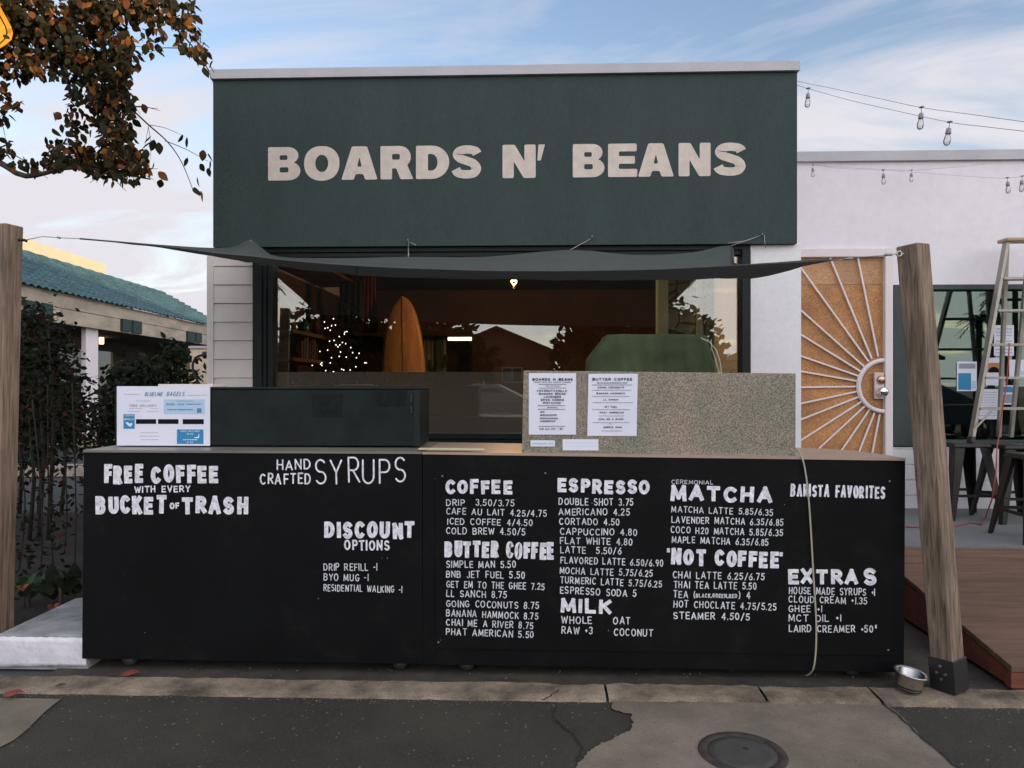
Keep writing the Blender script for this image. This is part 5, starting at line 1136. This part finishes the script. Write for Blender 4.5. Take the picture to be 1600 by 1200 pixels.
# ------------------------------------------------------------------ dog bowl, cover, leaves
bp = atz(1424, 1083, .02)
mx = Matrix.Rotation(R(0), 3, 'X')
db = thing('dog_bowl', 'tilted stainless steel dog bowl on the kerb beside the post', 'bowl', bp)
mt = Matrix.Rotation(R(9), 3, 'Y') @ Matrix.Rotation(R(3), 3, 'X') @ Matrix.Scale(.84, 3)
build('bowl', MB().lathe([(.055, .006), (.062, .0), (.07, .03), (.074, .075), (.088, .083), (.09, .088), (.086, .091), (.070, .084), (.062, .03), (.0, .018)], bp + V((0, .03, .012)), 28, M=mt), M['steel'], db)
build('rubber_foot', MB().lathe([(.062, -.004), (.068, .0), (.066, .008), (.058, .006)], bp + V((0, .03, .012)), 28, M=mt), M['rubber'], db)
mc = atz(1160, 1176, .004)
mh = thing('utility_cover', 'round iron utility cover with a rusty ring set in the concrete apron', 'cover', mc)
build('ring', MB().lathe([(.168, .0), (.165, .004), (.135, .004), (.13, -.004)], mc, 48, cap=False), M['rust'], mh)
build('lid', MB().lathe([(.131, -.004), (.131, .001), (.10, .002), (0, .002)], mc, 48, cap=False), M['iron'], mh)
build('pick_hole', MB().lathe([(.012, .0022), (.004, .0024), (0, .0024)], mc + V((.02, .03, 0)), 12, cap=False), M['crack'], mh)
def leafshape(mb, p, d, n, L, W, curl=.15):
    d = d.normalized(); s_ = d.cross(n).normalized(); n = s_.cross(d)
    i = len(mb.v); mb.v.append(p)
    for f, k in ((.14, .30), (.36, .50), (.60, .44), (.82, .24)):
        m_ = p + d * L * f + n * L * curl * 1.6 * f * (1.05 - f); mb.v += [m_ - s_ * W * k - n * W * k * .3, m_, m_ + s_ * W * k - n * W * k * .3]
    mb.v.append(p + d * L - n * L * curl * .15)
    mb.f += [(i, i + 1, i + 2), (i, i + 2, i + 3), (i + 10, i + 13, i + 11), (i + 11, i + 13, i + 12)]
    for q in (1, 4, 7): mb.f += [(i + q, i + q + 3, i + q + 4, i + q + 1), (i + q + 1, i + q + 4, i + q + 5, i + q + 2)]
    for q in range(10): mb.smooth.add(len(mb.f) - 1 - q)
for px, py, z, L, lab, m in ((188, 1054, .024, .085, 'large red fallen leaf on the kerb below the white step', 'leafred'), (3, 1086, .022, .09, 'bright red fallen leaf at the left border of the kerb', 'leafred'), (85, 1072, .024, .05, 'small brown fallen leaf on the kerb left of the red leaf', 'bark')):
    p = atz(px, py, z); mb = MB(); leafshape(mb, p, V((1, .3, .08)), V((0, -.2, 1)), L, L * .6, .3); tag(build('fallen_leaf', mb, M[m], fix=False), lab, 'leaf', 'fallen leaves on the kerb')
# gooseneck conduit on the shop's side wall
gp = [at(314, 640, 6.3), at(313, 605, 6.3), at(305, 588, 6.3), at(301, 572, 6.3), at(306, 559, 6.3), at(316, 555, 6.3), at(324, 554, 6.3)]
t = thing('wall_pipe', 'black curved pipe bending into the left side wall of the coffee shop', 'pipe', gp[0])
build('pipe', MB().tube(interp(gp, 5), .011, 8), M['blackm'], t)
build('collar', MB().tube([at(318, 555, 6.3), at(330, 553.5, 6.3)], .032, 10), M['blackm'], t)

# ================================================================== STREET TREE, YELLOW SIGN
TYY = 4.5
tr_ = thing('street_tree', 'street tree with dark autumn leaves reaching in above the left post', 'tree', (-4.6, 4.9, 0))
rnd = random.Random(11)
trunk = [V((-4.6, 4.9, -.05)), V((-4.58, 4.88, 1.0)), V((-4.52, 4.84, 2.2)), V((-4.4, 4.75, 3.2)), V((-4.3, 4.7, 4.4)), V((-4.2, 4.75, 5.6))]
build('trunk', MB().tube(interp(trunk, 4), [.13 - .1 * i / 20 for i in range(21)], 12), M['bark'], tr_)
br = MB(); crown = MB()
def limb(pts, r0, r1):
    P = interp([V(p) for p in pts], 5); br.tube(P, [r0 + (r1 - r0) * i / (len(P) - 1) for i in range(len(P))], 7); return P
def leaf_at(p, L=None, hang=.75):
    d = V((rnd.gauss(0, .6), rnd.gauss(0, .6), -hang + rnd.gauss(0, .45))); n = V((rnd.gauss(0, 1), rnd.gauss(-.5, 1), rnd.gauss(.3, 1)))
    if d.length < .1: d = V((0, 0, -1))
    if abs(d.normalized().dot(n.normalized())) > .9: n = V((1, 0, .1))
    L = L or rnd.uniform(.042, .066); leafshape(crown, p, d, n, L, L * rnd.uniform(.58, .75), rnd.uniform(-.05, .3))
limb([trunk[3], at(-60, 60, 4.7), at(60, 40, 4.5), at(190, 20, 4.35)], .05, .012)
limb([trunk[2], at(-40, 260, 4.6), at(40, 275, 4.4), at(120, 262, 4.35), at(235, 280, 4.3)], .028, .004)
limb([at(60, 40, 4.5), at(105, 90, 4.45), at(150, 160, 4.4), at(185, 240, 4.35)], .02, .005)
limb([at(190, 20, 4.35), at(240, 20, 4.3), at(290, 60, 4.3), at(328, 112, 4.3)], .010, .002)
tw = limb([at(203, 168, 4.35), at(232, 195, 4.35), at(262, 222, 4.35), at(284, 254, 4.35), at(302, 298, 4.35)], .0055, .0018)
limb([at(232, 195, 4.35), at(258, 200, 4.35), at(288, 213, 4.35)], .0022, .001)
limb([at(258, 220, 4.35), at(290, 233, 4.35), at(325, 252, 4.35)], .0028, .0012)
limb([at(232, 197, 4.35), at(228, 220, 4.35), at(224, 240, 4.35)], .0015, .0008); limb([at(232, 199, 4.35), at(236, 230, 4.35), at(233, 262, 4.35)], .0015, .0008)
# blobs of foliage: centre px, radii px, depth, leaves
blobs = [(10, 30, 75, 45, 4.5, 210), (90, 25, 80, 45, 4.45, 260), (60, 80, 70, 34, 4.45, 170), (150, 60, 60, 50, 4.4, 190), (175, 10, 60, 30, 4.3, 120), (235, 15, 42, 24, 4.35, 85), (25, 112, 40, 16, 4.5, 40), (95, 105, 60, 22, 4.4, 60),
         (170, 120, 38, 40, 4.35, 130), (180, 175, 30, 42, 4.35, 125), (182, 225, 28, 34, 4.35, 95), (135, 140, 26, 22, 4.3, 30), (120, 190, 26, 40, 4.35, 30), (110, 245, 36, 18, 4.35, 48), (170, 262, 52, 22, 4.35, 85), (60, 262, 42, 10, 4.4, 32), (215, 258, 26, 24, 4.35, 26), (5, 165, 14, 35, 4.45, 22), (5, 238, 18, 16, 4.45, 14),
         (285, 22, 26, 26, 4.3, 34), (295, 62, 18, 28, 4.3, 28), (238, 62, 20, 28, 4.3, 20), (312, 88, 14, 16, 4.3, 12), (190, 278, 30, 12, 4.35, 14), (85, 225, 20, 10, 4.4, 5), (30, 170, 8, 8, 4.4, 3), (200, 90, 20, 30, 4.35, 20)]
for cx_, cy_, rx, ry, yy, n in blobs:
    for k in range(max(2, n // 22)):
        a = at(cx_ + rnd.uniform(-.9, .9) * rx, cy_ - 8 + rnd.uniform(-.9, .9) * ry, yy + rnd.gauss(0, .1)); b = a + V((rnd.gauss(.05, .10), rnd.gauss(0, .08), rnd.uniform(-.16, .02)))
        br.tube([a, (a + b) / 2 + V((0, 0, .015)), b], [.0035, .0025, .0012], 5)
    for k in range(int(n * 2.1)):
        a = rnd.uniform(0, 2 * pi); r_ = math.sqrt(rnd.random()); leaf_at(at(cx_ + rx * r_ * cos(a), cy_ - 6 + ry * r_ * sin(a), yy + rnd.gauss(0, .16)))
for px, py in ((328, 102), (318, 104), (236, 212), (241, 218), (248, 222), (234, 222), (286, 210), (292, 214), (318, 234), (293, 246), (312, 256), (326, 240), (328, 250), (308, 276), (304, 292), (313, 298), (224, 236), (222, 162), (207, 160), (206, 178), (325, 262), (247, 268), (252, 280), (85, 175), (82, 200), (330, 96)): leaf_at(at(px, py, 4.34), rnd.uniform(.055, .075), 1.2)
# the rest of the crown, above and to the left of the picture
for k in range(1100):
    d = V((rnd.gauss(0, 1), rnd.gauss(0, 1), rnd.gauss(0, .8))); d.normalize(); p = V((-4.5, 4.7, 4.9)) + V((d.x * 1.7, d.y * 1.5, d.z * 1.2)) * rnd.uniform(.4, 1)
    q = p - V((0, 0, EYE)); dep = q.x * FW[0] + q.y * FW[1]; sx_ = 800 + FPX * (q.x * RT[0] + q.y * RT[1]) / dep; sy_ = HOR - FPX * q.z / dep
    if sx_ > -30 and sy_ > -25: continue
    leaf_at(p, rnd.uniform(.06, .09))
build('branches', br, M['bark'], tr_)
build('foliage', crown, M['autumn'], tr_, fix=False)
# yellow road sign: only its right corner shows
SYY = 4.15
t = thing('road_sign', 'yellow road sign whose corner shows at the top left beside the leaves', 'sign', (at(-150, 0, SYY).x, SYY + .03, 0))
P = [at(19.5, 52, SYY), at(17, 42, SYY), at(2, 14, SYY), at(-80, -140, SYY + .12), at(-95, -146, SYY + .13), at(-330, -10, SYY + .2), at(-335, 5, SYY + .2), at(-215, 195, SYY + .12), at(-200, 202, SYY + .12), at(8, 70, SYY), at(17, 62, SYY)]
build('panel', MB().prism(P, (0, .004, 0)), M['yellow'], t)
cen = sum(P, V()) / len(P); inn = [cen + (p - cen) * .945 for p in P]; inn2 = [cen + (p - cen) * .93 for p in P]
mb = MB(); off = V((0, -.0015, 0))
for i in range(len(P)):
    j = (i + 1) % len(P); mb.quad(inn[i] + off, inn[j] + off, inn2[j] + off, inn2[i] + off)
build('border_line', mb, M['ink'], t)
build('pole', MB().box(cen.x - .025, cen.y + .006, 0, cen.x + .025, cen.y + .05, cen.z + .3), M['alu'], t)

# ================================================================== LEFT: TILED BUILDING
tb = thing('tiled_building', 'low cream building with a teal tiled roof and beam ends, left background', 'building', (-11, 18, 0))
E0 = V((-10.03, 14.06, 3.3)); E1 = V((-10.93, 24.1, 3.3)); du = (E1 - E0); LEN = du.length; du = du / LEN; nrm = V((-du.y, du.x, 0))    # nrm points away (-x)
def PB(u, o, z): p = E0 + du * u + nrm * o; return V((p.x, p.y, z))
U0, U1 = -7.0, 12.5
# roof: corrugated tile courses
rows = []; nc = 11; span = 2.25; rise = 1.32; ncol = int((U1 - U0) / .055)
for c in range(nc):
    for f, lift in ((0, .06), (1, 0.0)):
        o = -.10 + (span + .10) * (c + f) / nc; z = 3.285 + rise * (c + f) / nc + lift
        rows.append([PB(U0 + i * .055, o, z + .065 * abs(sin(pi * i * .055 / .25)) + .004 * mnoise.noise((i * .05 * 4, c * 1.3, 1))) for i in range(ncol)])
build('roof_tiles', MB().grid(rows, smooth=False), M['teal'], tb)
build('ridge', MB().tube([PB(U0 + i * .3, span, 3.30 + rise + .03 + .02 * (i % 2)) for i in range(int((U1 - U0) / .3))], .07, 8), M['teal'], tb)
def slab(u0, u1, o0, o1, z0, z1): return [PB(u0, o0, z0), PB(u1, o0, z0), PB(u1, o1, z0), PB(u0, o1, z0), PB(u0, o0, z1), PB(u1, o0, z1), PB(u1, o1, z1), PB(u0, o1, z1)]
build('fascia', MB().hexa(slab(U0, U1, .02, .12, 3.06, 3.31)).hexa(slab(U0, U1, .035, .12, 2.73, 3.05)).hexa(slab(U0, U1, .06, .5, 3.31, 3.385)), M['fascia'], tb)
build('roof_back', MB().quad(PB(U0, span, 3.30 + rise), PB(U1, span, 3.30 + rise), PB(U1, 6.1, 3.5), PB(U0, 6.1, 3.5)), M['teal'], tb)
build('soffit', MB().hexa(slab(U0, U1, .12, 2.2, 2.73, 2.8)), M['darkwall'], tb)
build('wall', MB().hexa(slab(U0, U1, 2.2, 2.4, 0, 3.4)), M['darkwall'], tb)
build('gable_wall', MB().hexa(slab(U1 - .2, U1, .13, 2.2, 0, 3.3)).hexa(slab(U0, U0 + .2, .13, 2.2, 0, 3.3)).hexa(slab(U0, U1, 2.4, 6, 0, 3.5)), M['cream'], tb)
def u_at(px, o, z=3):
    best = None
    for k in range(-350, 620):
        p = PB(k * .02, o, z); q = p - V((0, 0, EYE)); dep = q.x * FW[0] + q.y * FW[1]; e = abs(800 + FPX * (q.x * RT[0] + q.y * RT[1]) / dep - px)
        if best is None or e < best[0]: best = (e, k * .02)
    return best[1]
def u_of(px):    # along the eave for a photo column
    d = ray(px, 500); best = min((abs((PB(u_ * .02, 0, 0).x * d.y - PB(u_ * .02, 0, 0).y * d.x)), u_ * .02) for u_ in range(-300, 620)); return best[1]
for x0, x1, y0, y1 in ((39, 56, 470, 494), (65, 81, 474.5, 497), (190, 204, 499, 518), (207, 220.5, 501.5, 521), (292.5, 303.5, 518, 534.5), (305.5, 314.5, 520, 535)):
    ua, ub = u_of(x0), u_of(x1); p = PB((ua + ub) / 2, 0, 0); dep = p.x * FW[0] + p.y * FW[1]; za = EYE + (HOR - y1) * dep / FPX; zb_ = EYE + (HOR - y0) * dep / FPX
    build('beam_end', MB().hexa(slab(ua, ub, -.03, .034, za, zb_)), M['tealbox'], tb)
for x0, x1 in ((134, 153), (-60, -35)):
    ua, ub = u_at(x0, .2), u_at(x1, .2); build('column', MB().hexa(slab(ua, ub, .2, .3, 0, 2.73)), M['stucco2'], tb)
for u in (0.6, 2.2, 5.2, 7.0): build('window', MB().hexa(slab(u, u + 1.2, 2.15, 2.2, .6, 2.4)), M['glasshouse'], tb)
build('porch_lamp', MB().tube([PB(u_of(250), 1.6, 2.55), PB(u_of(250), 1.6, 2.73)], .06, 8), pm('porch_lamp_glow', (1, .7, .4), .5, emit=(1, .6, .3), es=4), tb)
build('parapet', MB().hexa(slab(U0, u_at(165, 2.55), 2.55, 2.9, 3.5, 5.12)), M['cream'], tb)
# pale house end behind, lit
pw0 = at(297, 600, 19.5); pw1 = at(345, 547, 19.5)
hw_ = thing('pale_building', 'small pale cream building end seen beside the shop siding', 'building', (pw0.x, 19.5, 0))
build('wall', MB().box(pw0.x, 19.5, 0, pw1.x + 2, 22, pw1.z + .05), M['cream'], hw_); build('roof', MB().box(pw0.x - .02, 19.45, pw1.z + .05, pw1.x + 2.1, 22.1, pw1.z + .11), M['coping'], hw_)

# ------------------------------------------------------------------ bushes and climbers at the left
def bush(name, label, cat, blobs_, m, n, leafL, stems=(), group=None, seed=1):
    rn = random.Random(seed); base = blobs_[0][0]; t = thing(name, label, cat, (base.x, base.y, .05), group); mb = MB()
    tot = sum(b[1] * b[3] for b in blobs_)
    for c, rx, ry, rz in blobs_:
        for k in range(int(n * rx * rz / tot)):
            d = V((rn.gauss(0, 1), rn.gauss(0, 1), rn.gauss(0, 1))).normalized() * rn.random() ** .4; p = c + V((d.x * rx, d.y * ry, d.z * rz)) * (1 + .15 * rn.gauss(0, 1))
            if p.z < .05: continue
            dd = V((rn.gauss(0, 1), rn.gauss(0, 1), rn.gauss(-.2, .8))); nn = V((rn.gauss(0, 1), rn.gauss(0, 1), rn.gauss(.6, 1)))
            if dd.length < .1 or abs(dd.normalized().dot(nn.normalized())) > .92: continue
            L = leafL * rn.uniform(.7, 1.3); leafshape(mb, p, dd, nn, L, L * .5, .15)
    build('foliage', mb, m, t, fix=False)
    sb_ = MB()
    for s_ in stems: sb_.tube(interp([V(p) for p in s_], 3), .0055, 5)
    if not stems:
        for c, rx, ry, rz in blobs_[:3]: sb_.tube([(c.x, c.y, 0), (c.x + .05, c.y, c.z * .5), (c.x, c.y, c.z)], [.02, .015, .006], 6)
    build('stems', sb_, M['darkstem'], t); return t
B1 = 8.6
bush('hedge_shrub', 'dark dense hedge mass behind the bare stems at the left', 'shrub', [(at(60, 600, 7.6), .4, .4, .5), (at(95, 640, 7.6), .28, .4, .35), (at(30, 520, 7.6), .4, .3, .35), (at(70, 540, 7.6), .3, .3, .25), (at(50, 690, 7.6), .5, .4, .3)], M['hedge'], 3600, .075, seed=31)
bush('shrub', 'dense dark green shrub in front of the tiled building, beside the bagel poster', 'shrub', [(at(240, 640, B1), .55, .5, .55), (at(285, 610, B1), .3, .4, .45), (at(200, 650, B1), .35, .4, .5), (at(215, 590, B1), .4, .3, .28), (at(270, 560, B1), .2, .2, .22), (at(230, 690, B1), .6, .5, .4)], M['hedge'], 3600, .085, seed=3)
bush('climbing_shrub', 'thin leafy shrub climbing over the white column of the tiled building', 'shrub', [(at(150, 650, 9.2), .14, .3, .34), (at(150, 660, 9.2), .16, .2, .3), (at(140, 690, 9.2), .35, .3, .2), (at(100, 660, 9.2), .3, .3, .4)], M['hedge'], 620, .07, seed=4)
bush('red_leaved_shrub', 'dark shrub with red leaves close behind the left timber post', 'shrub', [(at(60, 580, 6.4), .32, .4, .42), (at(75, 505, 6.4), .2, .3, .22), (at(45, 650, 6.4), .35, .4, .4), (at(100, 600, 6.4), .22, .3, .35)], M['redbush'], 800, .06, seed=5)
st = []; rn = random.Random(9)
for k in range(5):
    x = 34 + k * 22 + rn.uniform(-9, 9); y = 5.4 + rn.uniform(-.5, .6); st.append([at(x + rn.uniform(-5, 5), 900, y).xy.to_3d() + V((0, 0, .05)), at(x + rn.uniform(-8, 8), 780, y), at(x + rn.uniform(-14, 14), 620 + rn.uniform(-30, 60), y + .1)])
bush('stemmed_shrub', 'tall bare stemmed shrub with few leaves growing from the planter', 'shrub', [(at(90, 700, 5.5), .35, .5, .5), (at(70, 780, 5.3), .3, .4, .35), (at(100, 620, 5.5), .3, .4, .35), (at(55, 850, 5.0), .25, .3, .2)], M['redbush'], 700, .05, stems=st, seed=6)
for (px, py, lab, n, sd_) in ((45, 925, 'broad leaved green plant at the foot of the left timber post', 26, 1), (95, 905, 'dark broad leaved plant between the post and the black cart', 22, 2)):
    b_ = at(px, py + 15, 4.45); b_.z = .1; t = thing('leafy_plant', lab, 'plant', b_, 'leafy plants in the planter'); mb = MB(); rn = random.Random(sd_)
    for k in range(n):
        a = rn.uniform(0, 2 * pi); L = rn.uniform(.1, .17); d = V((cos(a), sin(a), rn.uniform(.3, 1.6))); leafshape(mb, b_ + V((rn.gauss(0, .05), rn.gauss(0, .05), rn.uniform(.0, .08))), d, V((-.2 * cos(a), -.2 * sin(a), 1)), L, L * .5, .25)
    build('leaves', mb, M['fresh'] if sd_ == 1 else M['hedge'], t, fix=False)
    build('stem', MB().tube([b_ - V((0, 0, .06)), b_ + V((0, 0, .08))], .012, 6), M['bark'], t)
for px, py, lab in ((36, 918, 'red flower among the broad green leaves by the left post'), (84, 948, 'small rusty red flower low beside the white step')):
    p = at(px, py, 4.35); mb = MB(); rn = random.Random(px)
    for k in range(9):
        a = 2 * pi * k / 9; leafshape(mb, p, V((cos(a), sin(a) - .3, .5 * sin(a * 2))), V((0, -1, .4)), .035, .024, .2)
    fw = thing('flower', lab, 'flower', (p.x, p.y + .02, .08), 'red flowers in the planter'); build('petals', mb, M['leafred'], fw, fix=False); build('stem', MB().tube([p + V((0, .004, 0)), (p.x, p.y + .02, .08)], .003, 5), M['darkstem'], fw)

# ================================================================== ACROSS THE STREET (seen in the windows, shades the front)
def gable_house(label, x0, x1, y0, y1, ze, zr, wallm, group=None):
    t = thing('brown_house' if wallm is M['housebrown'] else 'house', label, 'house', ((x0 + x1) / 2, y0, 0)); xm = (x0 + x1) / 2
    build('wall', MB().prism([(x0, y0, 0), (x1, y0, 0), (x1, y0, ze), (xm, y0, zr - .12), (x0, y0, ze)], (0, y1 - y0, 0)), wallm, t)
    ov = .45; sl_ = (zr - ze) / (xm - x0)
    for s_ in (-1, 1):
        xe = xm + s_ * (xm - x0 + ov); zl = ze - sl_ * ov
        build('roof', MB().hexa([(xm, y0 + .4, zr - .1), (xe, y0 + .4, zl - .1), (xe, y1 - .4, zl - .1), (xm, y1 - .4, zr - .1), (xm, y0 + .4, zr + .05), (xe, y0 + .4, zl + .05), (xe, y1 - .4, zl + .05), (xm, y1 - .4, zr + .05)]), M['houseroof'], t)
    w_ = build('window', MB().box(xm + .3, y0 - .0, 1.5, xm + 1.5, y0 + .05, 2.4), M['whitetrim'], t)
    build('pane', MB().box(xm + .37, y0 + .05, 1.57, xm + .87, y0 + .06, 2.33).box(xm + .93, y0 + .05, 1.57, xm + 1.43, y0 + .06, 2.33), M['glasshouse'], w_)
    d_ = build('door', MB().box(xm - 1.6, y0, .1, xm - .7, y0 + .05, 2.1), M['whitetrim'], t)
    return t
mirr = at(776, 514, 2 * WY + 31)
gable_house('brown gabled house across the street, seen reflected in the shop window', mirr.x - 3.3, mirr.x + 3.3, -31, -42, 3.35, mirr.z + .12, M['housebrown'])
gable_house('pale gabled house across the street further right', 12, 21, -27, -37, 3.0, 4.9, M['cream'])
gable_house('pale gabled house across the street further left', -24, -14, -29, -38, 3.0, 4.6, M['stucco'])
# unseen blocker added on the sun's side to keep low sun off the shop front
bb = thing('sun_blocker', 'added tall sun-blocking building beyond the street corner that shades the shop', 'building', (37, -12.4, 0))
build('wall', MB().box(24, -14.6, 0, 50, -10.3, 8.2), M['cream'], bb); build('low_sun_blocker', MB().box(24.2, -18.4, 0, 40, -14.62, 6.15), M['cream'], bb); build('parapet', MB().box(23.9, -14.7, 8.2, 50.1, -10.25, 8.5), M['coping'], bb)  # lower block added to shade the left post, step and lower leaves
for k in range(6): build('window', MB().box(25.5 + k * 4, -10.3, 1.5, 27.5 + k * 4, -10.27, 3.2), M['glasshouse'], bb)
def palm(label, x, y, h, s_):
    t = thing('palm_tree', label, 'palm', (x, y, 0), 'palms across the street'); rn = random.Random(int(x * 10))
    build('trunk', MB().tube([(x, y, 0), (x + .1, y, h * .5), (x + .15, y, h)], [.2, .15, .13], 8), M['bark'], t); mb = MB()
    for k in range(34):
        a = rn.uniform(0, 2 * pi); el = rn.uniform(-.5, 1.2); d = V((cos(a) * cos(el), sin(a) * cos(el), sin(el))); sd__ = V((-sin(a), cos(a), 0)); p = V((x + .15, y, h)); prev = None
        for j in range(7):
            q = p + d * s_ * j / 6 + V((0, 0, -.5 * s_ * (j / 6) ** 2)); 
            if prev is not None:
                for g_ in (-1, 1): mb.quad(prev, q, q + sd__ * g_ * .16 * s_ + V((0, 0, -.12 * s_)) + d * .1)
            prev = q
    build('fronds', mb, M['palm'], t, fix=False)
for px, py, yy, s_, lab in ((1527, 498, -24, 1.0, 'short bushy palm across the street, reflected in the right window'), (1549, 462, -30, .9, 'tall thin palm behind the bushy palm across the street'), (413, 440, -26, .9, 'palm across the street, reflected at the left edge of the shop window')):
    q = at(px, py, 2 * (NY if px > 1000 else WY) - yy); palm(lab, q.x, yy, q.z, s_)
# utility pole with a crossarm, reflected in the right window
q = at(1588, 470, 2 * NY + 22); t = thing('utility_pole', 'dark wooden utility pole with a crossarm across the street', 'pole', (q.x, -22, 0))
build('pole', MB().tube([(q.x, -22, 0), (q.x, -22, q.z + .5)], .12, 8), M['bark'], t); build('crossarm', MB().box(q.x - .9, -22.06, q.z, q.x + .9, -21.94, q.z + .12), M['bark'], t)
for k, (x, y, r_, zc_, lab) in enumerate(((-10.6, -26, 2.5, 3.3, 'added sky-blocking round dark tree across the street, farthest to the left'), (-6.9, -27, 2.5, 3.3, 'added sky-blocking round dark tree across the street left of the brown house'), (-4.3, -25, 1.6, 2.9, 'added sky-blocking small round tree across the street close to the brown house'), (3.2, -27, 2.1, 3.3, 'added sky-blocking round dark tree across the street right of the brown house'), (6.7, -26, 2.5, 3.2, 'added sky-blocking round dark tree across the street, second right of the brown house'))):  # trees added to block the sky reflected in the shop window
    bush('sky_block_tree', lab, 'tree', [(V((x, y, zc_)), r_, r_ * .7, r_ * .95), (V((x + .8, y, zc_ - .3)), r_ * .8, r_ * .7, r_ * .7), (V((x - .7, y, zc_ - .8)), r_ * .8, r_ * .6, r_ * .8)], M['hedge'], 4200, .5, group='trees added across the street to block reflected sky', seed=20 + k)
# parked car
def car(label, x, y, bodym):
    t = thing('parked_car', label, 'car', (x, y, 0)); L, W = 4.3, 1.75
    prof = [(-2.15, .45), (-2.12, .75), (-1.9, .9), (-1.3, .98), (-.75, 1.38), (.55, 1.42), (1.35, 1.02), (2.0, .92), (2.15, .7), (2.12, .42)]
    rows = []
    for f, ins in ((-1, .12), (-.97, .03), (-.9, 0), (.9, 0), (.97, .03), (1, .12)):
        rows.append([(x + px * (1 - ins * .1), y + f * W / 2 * (1 - (.16 * max(0, pz - .95) / .45)), pz - (ins * .15 if pz > .6 else 0)) for px, pz in prof])
    mb = MB().grid(rows, smooth=False)
    for r_ in (rows[0], rows[-1]): mb.quad(*r_)
    bd = build('body', mb, bodym, t)
    for sy in (-1, 1):
        yy = y + sy * (W / 2 * .93); build('side_window', MB().prism([(x - .95, yy, 1.0), (x + 1.1, yy, 1.02), (x + .5, yy - sy * .075, 1.33), (x - .65, yy - sy * .075, 1.3)], (0, sy * .02, 0)), M['glasshouse'], t)
        for sx_ in (-1.3, 1.35):
            w_ = build('wheel', MB().lathe([(.2, -.1), (.32, -.1), (.33, -.06), (.33, .06), (.32, .1), (.2, .1)], (x + sx_, y + sy * .78, .33), 20, M=Matrix.Rotation(R(90), 3, 'X')), M['rubber'], t)
            build('rim', MB().lathe([(0, -.105), (.2, -.105), (.2, .105), (0, .105)], (x + sx_, y + sy * .78, .33), 16, M=Matrix.Rotation(R(90), 3, 'X')), M['steel'], w_)
    for sx_ in (-2.14, 2.13):
        for sy in (-.6, .6): build('headlight' if sx_ > 0 else 'tail_light', MB().box(x + sx_ - .02, y + sy - .15, .68, x + sx_ + .02, y + sy + .15, .8), M['whitetrim'] if sx_ > 0 else M['redcord'], t)
    return t
q = at(745, 620, 2 * WY + 6.4); car('pale grey car parked across the street, reflected in the lower shop window', q.x, -6.4, pm('pale_car_paint', (.32, .32, .30), .3, .2))
car('dark car parked across the street further right', 9.5, -6.4, pm('dark_car_paint', (.04, .045, .06), .3, .2))
